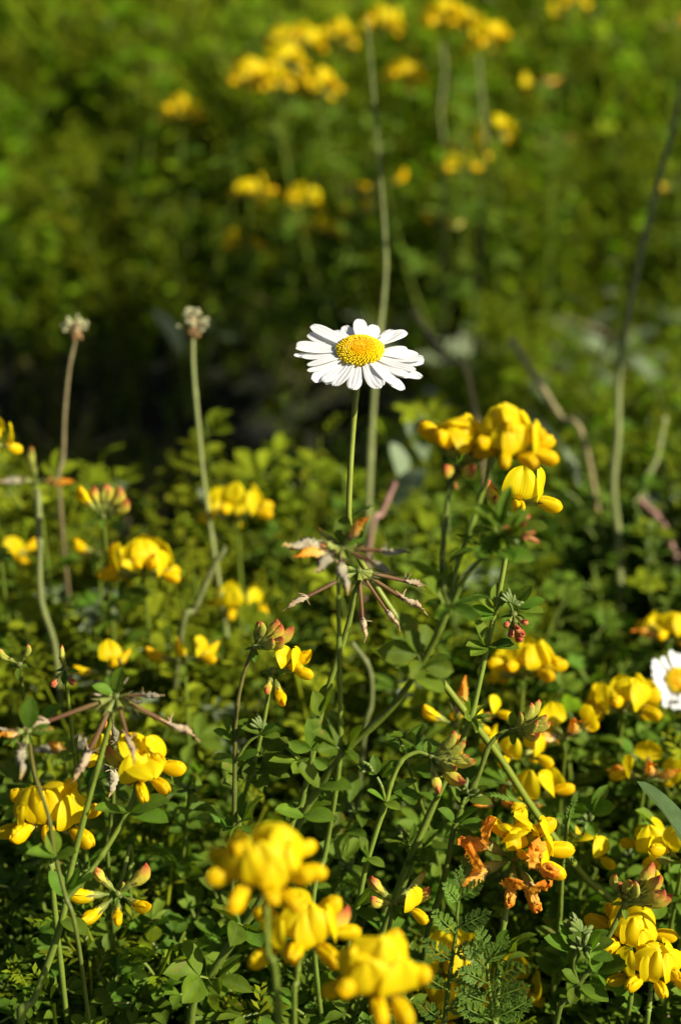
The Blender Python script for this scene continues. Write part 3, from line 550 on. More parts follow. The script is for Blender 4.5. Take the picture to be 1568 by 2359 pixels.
# O
p = Plant(below(860, 2330, 490), 'small trefoil with two pinkish buds and a lemon flower left of the feathery leaves')
p.stem([(905, 2090, 458), (895, 2140, 459), (880, 2200, 462), (865, 2290, 468)], .5, .7, ground=True)
p.head((908, 2082, 458), [('b', -.6, .12, .5, .75), ('b', -.45, .45, .2, .85), ('b', .7, .25, .3, .85), ('f', .62, -.1, .6, .82), ('g', .5, .35, -.3, .9)])
p.leaf((908, 2086, 458), (.0, -.3, .9), .6, 'n')
# P lower right
p = Plant(below(1270, 2359, 470), 'branching trefoil with pale greenish buds at its tip and small leaves, bottom right')
p.stem([(1436, 2085, 460), (1410, 2140, 460), (1380, 2200, 460), (1345, 2250, 460), (1310, 2300, 461), (1280, 2359, 463)], .6, .95, ground=True)
p.stem([(1330, 2265, 460), (1320, 2225, 459), (1325, 2190, 458), (1335, 2160, 458)], .5, .5)
p.head((1438, 2080, 460), [('g', -.45, .75, .3, .78), ('g', -.05, .75, .6, .8), ('g', .3, .55, .7, .75), ('b', .7, .75, -.1, 1.), ('b', .85, .55, .2, 1.), ('b', .75, .25, .5, 1.), ('b', .9, .1, .3, 1.), ('r', -.3, .85, .2, .6)])
p.cluster((1338, 2150, 458), (.1, 1, .1), 1.1); p.cluster((1342, 2185, 457), (.1, .9, .3), 1.)
for q, d, s, k in [((1320, 2190, 458), (-.9, .5, .2), 1., '1'), ((1318, 2185, 458), (-.4, .95, .1), .9, '1'), ((1322, 2180, 458), (0, 1, .1), .7, '1'), ((1352, 2190, 458), (.85, .5, .3), .85, '1'), ((1352, 2200, 458), (.9, .0, .4), .8, '1'), ((1350, 2190, 458), (.4, .8, .4), .8, '1'), ((1375, 2238, 459), (.8, .45, .5), 1.15, '1'), ((1375, 2242, 459), (.85, -.4, .4), 1.2, '1'), ((1372, 2240, 459), (-.1, .9, .4), .9, '1'), ((1335, 2270, 459), (.75, -.25, .6), 1., '1'), ((1330, 2265, 459), (-.6, .6, .3), .7, '1'), ((1325, 2275, 460), (-.3, -.4, .9), .7, '1')]: p.leaf(q, d, s, k)
p = Plant(below(1400, 2400, 520), 'yellow trefoil umbel low at the right, above the one with the roundest flowers')
p.stem([(1450, 2178, 472), (1455, 2250, 476), (1440, 2359, 486)], .6, .8, ground=True)
p.head((1448, 2172, 471), [(F, -.5, .2, .75, .95), (F, .15, .15, .9, .95), (F, .75, .35, .35, .95), (F, .55, -.1, .7, .85), (F, -.75, .65, .1, 1.), (F, -.35, .75, .2, .9), ('w', -.65, -.1, .6, .6)])
p = Plant(below(1470, 2420, 480), 'trefoil with round sharply lit yellow flowers in the bottom right corner')
p.stem([(1500, 2262, 461), (1495, 2310, 461), (1485, 2380, 463)], .6, .8, ground=True)
p.head((1498, 2248, 462), [(F, .05, .02, .98, .98), (F, -.48, .12, .8, .98), (F, .62, .08, .7, 1.), (F, -.85, .05, .4, 1.), (F, .75, .55, .1, .9), (F, .3, .4, .8, .9)])
# ferny plants
def fern_leaf(L, seed, n=6, wid=.36):
    r = random.Random(seed); mb = MB(); ax = catmull([(0, 0, 0), (L * .5, 0, L * .05), (L, 0, -L * .05)], 5); tube(mb, ax, [.3, .22, .1], sides=5, m='feather_leaf')
    for k in range(n):
        v = .12 + .86 * k / (n - 1); o = np.array([v * L, 0, 0]); pl = L * wid * (math.sin(math.pi * (v * .75 + .2)) ** .8)
        for s in (-1, 1):
            a = s * R(48 - 12 * v + r.uniform(-6, 6)); d = np.array([math.cos(a), math.sin(a), r.uniform(-.05, .3)]); d /= np.linalg.norm(d)
            put_sheet(mb, leaflet_fn(pl, .8, fold=.2, a=.2, b=.6), 2, 4, 'feather_leaf', frame(d), o)
            for j in range(3):
                for t in (-1, 1):
                    vv = .35 + .22 * j; b_ = a + t * R(38); d2 = np.array([math.cos(b_), math.sin(b_), .2 + r.uniform(-.1, .2)]); ll = pl * .42 * (1.1 - vv * .6)
                    put_sheet(mb, leaflet_fn(ll, ll * .34 + .2, fold=.3, a=.4, b=.8), 2, 3, 'feather_leaf', frame(d2), o + d * pl * vv)
    put_sheet(mb, leaflet_fn(L * .14, L * .05, fold=.3, a=.4, b=.8), 2, 3, 'feather_leaf', np.eye(3), (L * .97, 0, -L * .04))
    return M2mesh('leaf', mb)
FERN = [fern_leaf(10.5, 700 + i) for i in range(3)]; FERNS = [fern_leaf(8, 710 + i, 5, .34) for i in range(2)]
def fern_plant(label, pts, leaves):
    p = Plant(below(*pts[-1]), label, 'feathery_plant', 'feathery leaved plant', 'plants with feathery leaves'); p.stem(pts, .35, .85, ground=True)
    for q, d, s, k in leaves: link('leaf', random.choice(FERN if k else FERNS), p.e, W(*q) - p.base, frame(dirc(*d), up=-FW + np.array([random.uniform(-.7, .7), 0, random.uniform(0, .8)])), s)
fern_plant('upright plant with dark feathery leaves in tiers, bottom edge right of the blurred yellow umbel', [(1070, 2010, 452), (1055, 2080, 453), (1048, 2160, 454), (1035, 2250, 456), (1025, 2340, 458), (1020, 2420, 460)],
    [((1066, 2040, 452), (.12, .95, .1), .75, 1), ((1058, 2070, 452), (.75, .65, .3), .75, 1), ((1056, 2080, 452), (-.55, .75, .4), .7, 1), ((1050, 2140, 453), (.85, .5, .3), .95, 1), ((1048, 2150, 453), (-.65, .7, .3), .85, 1), ((1042, 2200, 454), (.85, .35, .4), .95, 1), ((1040, 2215, 454), (-.7, .6, .3), .95, 1), ((1035, 2260, 455), (.85, .4, .3), .95, 1), ((1030, 2280, 455), (-.7, .55, .4), .95, 1), ((1025, 2330, 457), (.85, .4, .3), 1., 1), ((1020, 2350, 457), (-.7, .6, .4), .9, 1), ((1068, 2050, 452), (-.35, .9, .2), .55, 1)])
fern_plant('bushy plant with lighter green feathery leaves under the orange and yellow umbel', [(1120, 2200, 453), (1125, 2270, 454), (1135, 2340, 456), (1140, 2420, 459)],
    [((1118, 2215, 453), (-.2, .95, .2), .95, 1), ((1120, 2220, 453), (.55, .8, .3), .9, 1), ((1118, 2230, 453), (-.65, .7, .3), .8, 1), ((1122, 2260, 453), (.8, .5, .4), 1., 1), ((1122, 2265, 453), (-.8, .5, .4), .9, 1), ((1128, 2300, 454), (.85, .4, .4), 1.05, 1), ((1125, 2310, 454), (-.85, .45, .4), 1., 1), ((1135, 2345, 455), (.85, .5, .3), 1.1, 1), ((1130, 2350, 455), (-.8, .5, .4), 1.05, 1), ((1125, 2290, 453), (.1, .6, .8), .8, 1), ((1130, 2340, 454), (0, .5, .8), .9, 1)])
fern_plant('slim upright shoot with toothed grey green leaf, right of the orange umbel', [(1322, 1835, 470), (1308, 1890, 472), (1298, 1960, 475), (1292, 2050, 480), (1285, 2150, 488)],
    [((1316, 1860, 470), (.25, .95, .2), .55, 0), ((1308, 1890, 471), (.15, .95, .2), .6, 0), ((1302, 1930, 473), (-.3, .95, .2), .5, 0), ((1298, 1990, 475), (.7, .4, .5), .5, 0)])
# broad leaves
def broad_leaf(L, Wd, m, seed, fold=.25, curl=-.3, wave=.05, a=.8, b=.6):
    mb = MB(); tube(mb, [(-L * .25, 0, -1), (0, 0, 0)], .6, sides=6, m='stem_green'); put_sheet(mb, leaflet_fn(L, Wd, fold=fold, curl=curl, a=a, b=b, wave=wave, twist=.15), 12, 18, m, np.eye(3), (0, 0, 0)); return mb
def broad_plant(label, spots, name='broad_leaved_plant'):
    q0 = spots[0][0]; p = Plant(below(*q0, 0, 12), label, name, 'leafy plant', 'broad leaved plants')
    for k, (q, d, L, Wd, m, roll) in enumerate(spots):
        o = W(*q); p.stem([p.base + np.array([0, 0, -2.]), (p.base + o) / 2 + np.array([0, 0, 8.]), o - dirc(*d) * L * .2], .9, .7, world=True)
        link('leaf', M2mesh('leaf', broad_leaf(L, Wd, m, k)), p.e, o - p.base, frame(dirc(*d), roll=roll))
broad_plant('large dark green pointed leaf curling in from the right edge', [((1600, 1990, 448), (-.35, .95, .05), 25, 11, 'dark_leaf', .5)])
broad_plant('broad pale grey green leaves on the ground in the bottom right corner', [((1440, 2370, 530), (-.3, .7, .5), 30, 20, 'pale_leaf', 0.2), ((1330, 2370, 535), (.2, .6, .6), 26, 16, 'pale_leaf', -.3), ((1520, 2300, 540), (.3, .7, .3), 24, 15, 'pale_leaf', .4)])
broad_plant('pale felted leaf behind the two yellow flowers at the right edge', [((1510, 2150, 560), (.3, .85, .4), 28, 19, 'pale_leaf', .2)])
broad_plant('cluster of blurred pale grey green leaves behind the crossing stems at mid right', [((960, 1760, 620), (.1, .9, .4), 34, 18, 'pale_leaf', .3), ((1010, 1700, 640), (-.5, .6, .5), 26, 14, 'pale_leaf', -.5), ((890, 1770, 600), (-.3, .9, .3), 28, 10, 'pale_leaf', .8), ((1090, 1520, 660), (.2, .7, .5), 26, 15, 'pale_leaf', .1)])
broad_plant('whitish green leaves with pink stalks against the right edge', [((1555, 1330, 720), (-.3, .9, .3), 36, 22, 'pale_leaf', .2), ((1590, 1250, 740), (-.2, .8, .4), 34, 20, 'pale_leaf', -.4), ((1500, 1300, 730), (.6, .7, .3), 26, 16, 'pale_leaf', .5)])
broad_plant('long pale leaf slanting in the blurred background above the yellow umbels', [((1385, 725, 780), (-.8, .6, .1), 28, 8, 'pale_leaf', .4)])
broad_plant('pale leaf slanting down right of the big yellow umbels', [((1300, 1040, 700), (-.6, .75, .2), 30, 12, 'pale_leaf', .7), ((1260, 1000, 700), (.6, -.6, .3), 26, 10, 'pale_leaf', -.6)])
broad_plant('blurred low pale leaves behind the withered star, by the pink twig', [((930, 1110, 680), (-.1, .8, .4), 16, 9, 'pale_leaf', .2), ((980, 1060, 690), (-.2, .7, .4), 18, 11, 'pale_leaf', -.4), ((900, 1180, 670), (.3, .7, .5), 22, 12, 'pale_leaf', .4)])
broad_plant('two low broad dark leaves in the shaded hollow left of the daisy', [((420, 820, 860), (-.3, .9, .3), 26, 12, 'pale_leaf', .2), ((560, 640, 900), (.4, .8, .3), 24, 10, 'trefoil_leaf', -.2)])
# ======================================================= stalks with seed heads
def seed_stalk(label, pts, s=1., m='dry_stem', seed=0):
    r = random.Random(seed); p = Plant(below(*pts[-1]), label, 'plantain_stalk', 'seed stalk', 'bare stalks with brown seed heads')
    p.stem(pts, .85 * s, 1.1 * s, m=m, ground=True)
    mb = MB(); tube(mb, catmull([(0, 0, -1), (0, 0, 1.5), (0, 0, 5), (0, 0, 9)], 3), [1.2, 2.8, 2.6, .6], sides=10, m='bract_brown')
    for k in range(40):
        a = r.uniform(0, 6.28); z = r.uniform(-.5, 6); q = 2.6 * (1 - z / 16); blob(mb, (math.cos(a) * q, math.sin(a) * q, z), (.9, .9, 1.3), 'bract_brown', 6, 4, v=r.random())
    c = W(*pts[0]) - p.base; h = link('seed_head', M2mesh('seed_head', mb), p.e, c, s=s)
    mb = MB()
    for k in range(34):
        a = r.uniform(0, 6.28); z = r.uniform(3.5, 11); q = r.uniform(3.6, 6.8) * (1 - max(0, z - 7) / 8); blob(mb, (math.cos(a) * q, math.sin(a) * q, z), (1.0, .9, .7), 'anther', 6, 4, v=r.random())
        tube(mb, [(0, 0, z - 3), (math.cos(a) * q * .6, math.sin(a) * q * .6, z - 1), (math.cos(a) * q, math.sin(a) * q, z)], .12, sides=4, m='anther')
    link('anthers', M2mesh('anthers', mb), h)
seed_stalk('lit green seed stalk with whitish brown head, left of the daisy', [(444, 768, 590), (446, 850, 590), (455, 960, 590), (470, 1110, 592), (490, 1250, 595), (510, 1380, 598), (540, 1600, 605)], .8, 'olive_stem', 1)
seed_stalk('dim brown seed stalk with ragged head near the left edge', [(176, 776, 590), (160, 850, 592), (150, 950, 595), (146, 1050, 598), (140, 1180, 602)], .66, 'dry_stem', 2)
def stalk(label, pts, r0, r1, m, name='dry_stalk', leaves=()):
    a_, b_ = W(*pts[-2]), W(*pts[-1]); g_ = b_ + (b_ - a_) * min(2.5, b_[2] / max(1, a_[2] - b_[2])) * .8; p = Plant((g_[0], g_[1]), label, name, 'stalk', 'bare stalks in the background'); p.stem(pts, r0, r1, m=m, ground=True)
    for q, d, L, Wd, mm in leaves: link('leaf', M2mesh('leaf', broad_leaf(L, Wd, mm, 3)), p.e, W(*q) - p.base, frame(dirc(*d)))
stalk('tall pale brownish stalk curving up to the right edge', [(1566, 190, 690), (1552, 290, 688), (1518, 410, 684), (1478, 570, 678), (1445, 730, 672), (1424, 880, 668), (1422, 1000, 664), (1412, 1120, 660), (1425, 1290, 650)], 1.0, 1.5, 'olive_stem')
stalk('thick upright pale green stalk directly behind the daisy', [(845, 40, 700), (862, 240, 682), (878, 430, 662), (888, 585, 645), (884, 680, 640), (870, 800, 635), (858, 960, 630), (848, 1180, 622)], .35, 1.35, 'olive_stem')
stalk('olive stem with a bent node rising behind the woody stalk on the right', [(1530, 960, 690), (1510, 1060, 685), (1480, 1120, 680), (1490, 1200, 675)], 1.1, 1.3, 'olive_stem')
stalk('pale slanting dry stem crossing below the yellow pair of flowers at left', [(520, 1260, 560), (490, 1310, 562), (450, 1400, 565), (415, 1480, 568)], 1., 1.1, 'olive_stem')
stalk('pinkish twig slanting behind the withered star', [(910, 1110, 600), (880, 1180, 602), (850, 1260, 605)], 1.0, 1.1, 'pink_stem')
stalk('pink stem bending near the right edge', [(1470, 1150, 670), (1520, 1200, 665), (1545, 1260, 660), (1560, 1330, 655)], 1.3, 1.4, 'pink_stem')
stalk('pale vertical dry stem with a joint at far left', [(88, 1130, 560), (92, 1250, 562), (95, 1380, 565), (125, 1480, 570), (140, 1600, 575)], 1.0, 1.1, 'olive_stem')
stalk('tan grass stem slanting down between daisy and yellow umbels', [(950, 715, 700), (1030, 830, 690), (1085, 900, 685)], 1.0, 1.1, 'dry_stem')
stalk('tan dried stem slanting above the yellow umbels', [(1175, 780, 690), (1240, 880, 685), (1290, 960, 680), (1350, 1040, 675)], 1.3, 1.1, 'dry_stem')
stalk('arched grey green stem low behind the diagonal daisy stem', [(810, 1480, 540), (850, 1540, 542), (855, 1620, 545), (835, 1720, 550)], .7, .9, 'olive_stem')
stalk('bare green stem behind the orange umbels at lower right', [(1305, 1740, 545), (1312, 1790, 548), (1318, 1900, 555)], .8, .9, 'stem_green')
# ======================================================= background trefoils
def ring(n, kinds='f', e0=-.1, e1=.7, s=1., a0=None):
    out = []; a0 = random.uniform(0, 6.28) if a0 is None else a0
    for k in range(n):
        a = a0 + k * 6.283 / n + random.uniform(-.25, .25); e = random.uniform(e0, e1); out.append((random.choice(kinds), math.cos(a), e, math.sin(a), s * random.uniform(.9, 1.05)))
    return out
def bgplant(label, px, py, D, n=7, kinds='f', s=1., stem='stem_green', arc=0, leaves=2, e0=-.1, e1=.7, fl=None, drop=0):
    bx, by = below(px, py, D, arc, random.uniform(-5, 15)); p = Plant((bx, by), label)
    top = W(px, py, D); mid = np.array([(top[0] * .6 + bx * .4), (top[1] * .6 + by * .4), top[2] * .5])
    p.stem([top, mid, np.array([bx, by, -3])], .6 * s, .9 * s, m=stem, world=True)
    p.head(top, fl or ring(n, kinds, e0, e1), s, world=True)
    for k in range(leaves):
        t = random.uniform(.35, .85); o = top * t + np.array([bx, by, 0]) * (1 - t); o[2] = top[2] * t
        link('leaf', random.choice(LEAF), p.e, o - p.base, frame(dirc(random.choice((-1, 1)), random.uniform(.1, .7), random.uniform(-.4, .6))), 1.1)
bgplant('half yellow umbel cut by the left edge, above the pale vertical stem', -34, 1030, 540, 6, s=.85)
bgplant('blurred yellow umbel of two lumps on the slanting dry stem, left of the withered star', 547, 1195, 600, 6, 'f')
bgplant('full blurred golden umbel between the seed stalk and the purple pods', 330, 1325, 560, 9, 'f', 1.05)
bgplant('small blurred golden umbel above the red tipped buds', 553, 1405, 600, 5, 'f', .85)
bgplant('out of focus lemon and orange flowers left of the red tipped buds', 425, 1525, 545, 5, 'fyo', .85)
bgplant('two upright pale yellow flowers with red tipped buds above the golden umbel at left', 238, 1190, 548, fl=[('b', -.3, .8, .3, .9), ('y', -.5, .5, .3, .9), ('b', .3, .8, .2, .8), ('b', .6, .6, .2, .9), ('b', .8, .3, .3, .9), ('g', 0, .9, .3, .8)], leaves=5)
bgplant('withered pale umbel with an orange tuft beside the brown seed stalk', 85, 1110, 580, fl=[('o', .9, .1, .3, .9), ('s', -.9, .1, .2, .9), ('g', -.2, .9, .2, 1.), ('g', .1, -.6, .6, .9)], leaves=2)
bgplant('faint lemon yellow flowers at the left edge behind the pale vertical stem', 20, 1290, 620, 4, 'yf', .9)
bgplant('small dull orange flowers on a thin stem just above the golden umbel at left', 225, 1275, 590, 4, 'oy', .8)
bgplant('single yellow blossom low behind the purple pod star', 250, 1550, 540, 3, 'fy', .8)
bgplant('wide blurred yellow umbel in the dark gap right of the leafy bud stem', 1205, 1560, 540, 8, 'f', 1.)
bgplant('yellow umbel with an arched back flower left of the cropped daisy', 1436, 1640, 535, 9, 'f', 1.)
bgplant('small orange tinged umbel below and left of the arched yellow umbel', 1303, 1700, 520, 4, 'fo', .9)
bgplant('loose tall yellow flowers above the curled dark leaf', 1485, 1795, 522, 6, 'fyo', .85)
bgplant('yellow flowers behind the red edged bud umbel', 1190, 1740, 515, 4, 'f', .85)
bgplant('orange flower pair behind the crossing stems at centre right', 1050, 1670, 510, fl=[('o', .1, .9, .2, 1.), ('w', 0, -.6, .7, .8), ('y', -.7, .3, .3, .9), ('f', .9, 0, .3, .7)], leaves=2)
bgplant('small orange blossom right of the crossing stems', 1108, 1655, 520, 3, 'fo', .7)
bgplant('orange and yellow tangle of blurred flowers left above the half withered umbel', 1150, 1850, 515, 5, 'fow', .78)
bgplant('golden flowers in shade just right of the tangle above the half withered umbel', 1235, 1850, 515, 4, 'fo', .9)
bgplant('golden umbel with rusty petals over the cropped daisy at the right edge', 1540, 1478, 580, 7, 'fffo', .95)
bgplant('single yellow flower like a bird head right of the half withered umbel', 1345, 1978, 500, fl=[('f', .5, .1, .6, .8), ('f', -.2, .7, .1, .7)], leaves=1)
bgplant('two cupped yellow flowers above the pale felted leaf', 1500, 1968, 495, fl=[('f', -.1, .1, .9, .95), ('f', -.6, .4, .3, .8), ('y', .1, -.7, .5, .7), ('f', .4, .5, .2, .8)], leaves=1)
bgplant('yellow flowers cut by the right edge beside the cupped pair', 1572, 1985, 480, 5, 'f', .9)
bgplant('yellow blurred flowers hidden behind the dark feathery leaves', 1040, 2240, 500, 7, 'f', 1.05)
bgplant('yellow blurred flowers at the bottom edge behind the feathery leaves', 1015, 2340, 500, 7, 'f', 1.)
bgplant('yellow flowers seen through the lighter feathery leaves', 1160, 2290, 500, 5, 'f', .9)
bgplant('row of small pinkish flowers low behind the dark thin stem', 150, 1735, 520, 4, 'os', .9)
bgplant('dark shaded bud umbel at the left edge above the purple pods', 150, 1540, 470, fl=[('r', -.3, -.5, .4, .7), ('r', .3, -.4, .4, .7), ('g', 0, .4, .5, .7)], leaves=3, s=.9)
bgplant('narrow leaved shoot with tiny buds left of the dark bud umbel', 45, 1530, 470, fl=[('g', -.5, .3, .4, .6), ('g', .4, .5, .3, .6)], leaves=5, s=.9)
top = [(420, 262, 900, 6, 'yellow umbel standing alone at upper left of the background'), (578, 180, 880, 7, 'left one of the blurred yellow umbels in the upper group'), (625, 195, 890, 5, 'yellow umbel tucked against the left one of the upper group'), (662, 145, 900, 6, 'yellow umbel in the middle row of the upper group'), (733, 205, 870, 7, 'lowest bright yellow umbel of the upper group'), (700, 95, 930, 6, 'dull golden umbel in the top row above the lowest bright one'), (775, 90, 940, 7, 'golden umbel touching the thin stalk at the top'), (660, 95, 950, 4, 'small golden umbel at the left end of the top row'), (880, 55, 900, 8, 'bright yellow umbel right of the thin stalk at the top'), (1022, 45, 880, 7, 'tall yellow umbel at the left end of the upper right row'), (1070, 65, 880, 6, 'yellow umbel in the middle of the upper right row'), (1125, 92, 870, 7, 'yellow umbel at the right end of the upper right row'), (930, 180, 900, 7, 'dull yellow umbel under the bright one right of the thin stalk'), (1245, 185, 920, 3, 'small orange yellow blossom alone at upper right'), (1312, 18, 960, 3, 'small yellow blossom at the top edge toward the right'), (1562, 55, 900, 4, 'pale yellow blossom in the top right corner'), (1053, 392, 880, 3, 'round yellow blossom alone in the middle right background'), (1143, 310, 890, 3, 'yellow and cream blossom beneath the upper right row'), (578, 450, 860, 5, 'dull yellow umbel above the shaded hollow, left'), (700, 465, 880, 5, 'faint yellow flowers above the shaded hollow, middle'), (832, 445, 860, 4, 'orange yellow blossom left of the thick pale stalk'), (835, 485, 850, 3, 'lower orange yellow blossom left of the thick pale stalk'), (886, 425, 880, 2, 'small yellow blossom touching the thick pale stalk'), (552, 560, 880, 3, 'dim orange blossom at the edge of the shaded hollow'), (1020, 515, 860, 3, 'pale greenish yellow flowers below the round yellow blossom'), (745, 530, 880, 3, 'tiny yellow flowers low in the grass behind the daisy'), (1272, 322, 900, 2, 'pale yellow slanting blossom right of the cream one under the upper right row'), (1562, 420, 900, 2, 'pale yellow blossom at the right edge beside the woody stalk'), (1078, 345, 900, 2, 'dim orange blossom right above the round yellow blossom')]
for (x, y, D, n, lb) in top:
    bgplant(lb, x, y + 8, D, n, 'yg' if 'pale' in lb else ('fo' if 'orange' in lb else 'f'), (.92 if n > 3 else .9), arc=random.uniform(-40, 40), leaves=4)

stalk('pale lit stem under the right end of the upper right yellow row', [(1100, 130, 850), (1108, 220, 845), (1118, 330, 838), (1112, 440, 830)], .6, .7, 'olive_stem')
stalk('pale knotted stem hanging with seedlings under the tall yellow umbel at upper right', [(1018, 100, 860), (1024, 170, 858), (1015, 260, 852), (1022, 400, 842)], .55, .65, 'olive_stem')
LATER = [((470, 965, 640), 'sunlit feathery herb rising into the dark hollow beside the lit seed stalk'), ((120, 1075, 610), 'yellow green leafy tuft beside the foot of the dim brown seed stalk'), ((620, 1075, 660), 'low sunlit herb in the dark gap just left of the daisy stem'), ((985, 930, 680), 'loose pale herb in the dark gap between the daisy stem and yellow umbels')]
# leafy shoots without flowers between the flowering stems
for k in range(26):
    px = random.uniform(-20, 1590); py = random.uniform(1700, 2280); D = random.uniform(468, 545)
    o = W(px, py, D); bx, by = o[0] + random.uniform(-18, 18), o[1] + random.uniform(-5, 25)
    p = Plant((bx, by), 'leafy flowerless trefoil shoot among the low foreground leaves', 'trefoil_shoot', 'leafy shoot', 'flowerless trefoil shoots')
    P = catmull([o, np.array([o[0] * .5 + bx * .5 + random.uniform(-8, 8), o[1] * .5 + by * .5, o[2] * .5]), np.array([bx, by, -3])], 6)
    p.stem(list(P), .45, .75, world=True)
    for j in range(7):
        t = .02 + j * .11; q = P[int(t * (len(P) - 1))]; a = j * 2.5 + k
        link('leaf', random.choice(LEAF), p.e, q - p.base, frame((math.cos(a), math.sin(a), random.uniform(.1, 1.))), random.uniform(.8, 1.1))
    link('bud_cluster', random.choice(CLU), p.e, o - p.base, s=.7)
# ======================================================= GROUND
def vnoise(x, y, s, seed):
    r = np.random.default_rng(seed); g = r.random((64, 64)); X = x / s + 17.3; Y = y / s + 9.1
    i = np.floor(X).astype(int); j = np.floor(Y).astype(int); fx = X - i; fy = Y - j; fx = fx * fx * (3 - 2 * fx); fy = fy * fy * (3 - 2 * fy)
    a = g[i % 64, j % 64]; b = g[(i + 1) % 64, j % 64]; c = g[i % 64, (j + 1) % 64]; d = g[(i + 1) % 64, (j + 1) % 64]
    return (a * (1 - fx) + b * fx) * (1 - fy) + (c * (1 - fx) + d * fx) * fy
def hollow(x, y): return np.clip((y - 585 - 75 * (vnoise(x, y, 28, 41) - .35)) / 40, 0, 1) * np.clip((890 - y) / 60, 0, 1) * np.clip((70 - x + 30 * (vnoise(x, y, 45, 31) - .5)) / 60, 0, 1)
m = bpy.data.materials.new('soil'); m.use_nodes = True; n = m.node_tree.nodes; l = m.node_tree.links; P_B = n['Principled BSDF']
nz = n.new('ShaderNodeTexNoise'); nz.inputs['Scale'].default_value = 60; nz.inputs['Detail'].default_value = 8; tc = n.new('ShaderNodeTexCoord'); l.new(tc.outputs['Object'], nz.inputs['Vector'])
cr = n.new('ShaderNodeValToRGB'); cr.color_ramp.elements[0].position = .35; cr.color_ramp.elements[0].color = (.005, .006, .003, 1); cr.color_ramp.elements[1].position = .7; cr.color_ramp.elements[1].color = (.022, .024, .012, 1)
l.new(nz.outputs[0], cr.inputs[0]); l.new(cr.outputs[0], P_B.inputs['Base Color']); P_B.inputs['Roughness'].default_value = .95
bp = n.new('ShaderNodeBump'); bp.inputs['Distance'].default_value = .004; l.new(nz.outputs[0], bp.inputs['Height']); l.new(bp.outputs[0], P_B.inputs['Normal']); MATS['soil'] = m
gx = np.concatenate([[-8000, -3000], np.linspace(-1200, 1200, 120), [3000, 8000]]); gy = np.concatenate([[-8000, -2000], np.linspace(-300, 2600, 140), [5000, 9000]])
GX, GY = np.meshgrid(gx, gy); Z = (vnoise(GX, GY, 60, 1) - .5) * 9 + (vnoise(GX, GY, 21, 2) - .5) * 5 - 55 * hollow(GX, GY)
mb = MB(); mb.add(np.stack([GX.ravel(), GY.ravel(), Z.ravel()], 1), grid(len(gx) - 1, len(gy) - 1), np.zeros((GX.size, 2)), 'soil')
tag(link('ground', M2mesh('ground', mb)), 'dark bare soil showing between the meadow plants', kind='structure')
# carpet sprig templates -------------------------------------------------
def sprig(seed, H=70, m='carpet_leaf', nl=7, L=8.5, Wd=4.4, nu=2, nv=4):
    r = random.Random(seed); mb = MB(); a = r.uniform(0, 6.28); lean = r.uniform(5, 28)
    ax = catmull([(0, 0, -4), (math.cos(a) * lean * .3, math.sin(a) * lean * .3, H * .5), (math.cos(a) * lean, math.sin(a) * lean, H)], 4); tube(mb, ax, .55, sides=4, m='stem_green')
    for k in range(nl):
        t = .25 + .75 * k / (nl - 1); o = ax[min(len(ax) - 1, int(t * (len(ax) - 1)))]; b = k * 2.4 + r.uniform(-.4, .4); M = np.array(Matrix.Rotation(b, 3, 'Z')) @ np.array(Matrix.Rotation(-r.uniform(.1, .8), 3, 'Y'))
        mb.merge(tri_leaf(L * r.uniform(.75, 1.15), Wd, nu, nv, m, stip=(k % 2 == 0), pet=r.uniform(2, 6), seed=seed * 31 + k), M, o)
    return mb
def tuft(seed, n=6, H=80, m='carpet_bright', Wd=2.4):
    r = random.Random(seed); mb = MB()
    for k in range(n):
        a = r.uniform(0, 6.28); h = H * r.uniform(.6, 1.1); ln = r.uniform(.15, .7)
        def f(u, v, a=a, h=h, ln=ln): 
            x = h * ln * v * v; z = h * v * (1 - .25 * ln * v); w = Wd / 2 * (1 - v ** 1.7) + .05
            return np.stack([math.cos(a) * x - math.sin(a) * u * w, math.sin(a) * x + math.cos(a) * u * w, z - 3], 1)
        sheet(mb, f, 2, 6, m)
    return mb
def feathery(seed, H=75, m='carpet_bright', n=11):
    r = random.Random(seed); mb = MB(); a = r.uniform(0, 6.28); ax = catmull([(0, 0, -4), (3 * math.cos(a), 3 * math.sin(a), H * .5), (16 * math.cos(a), 16 * math.sin(a), H)], 4); tube(mb, ax, .5, sides=4, m=m)
    for k in range(n):
        t = .2 + .8 * k / (n - 1); o = ax[min(len(ax) - 1, int(t * (len(ax) - 1)))]; b = k * 2.4
        d = np.array([math.cos(b), math.sin(b), r.uniform(.2, .9)]); d /= np.linalg.norm(d); l_ = r.uniform(12, 20) * (1.1 - .5 * t)
        for j in range(7):
            v = .15 + .13 * j; c = b + (1 if j % 2 else -1) * r.uniform(.6, 1.); d2 = (math.cos(c), math.sin(c), .5)
            put_sheet(mb, leaflet_fn(l_ * .4 * (1.2 - v * .5), 1.5, fold=.2, a=.4, b=.7), 1, 2, m, frame(d2), o + d * l_ * v)
    return mb
def rosette(seed, m='pale_leaf', n=6, L=24, Wd=9):
    r = random.Random(seed); mb = MB()
    for k in range(n):
        a = k * 6.28 / n + r.uniform(-.4, .4); d = (math.cos(a), math.sin(a), r.uniform(.3, 1.6)); put_sheet(mb, leaflet_fn(L * r.uniform(.7, 1.2), Wd, fold=.3, curl=-.3, a=.8, b=.6), 3, 6, m, frame(d), (0, 0, 10))
    return mb
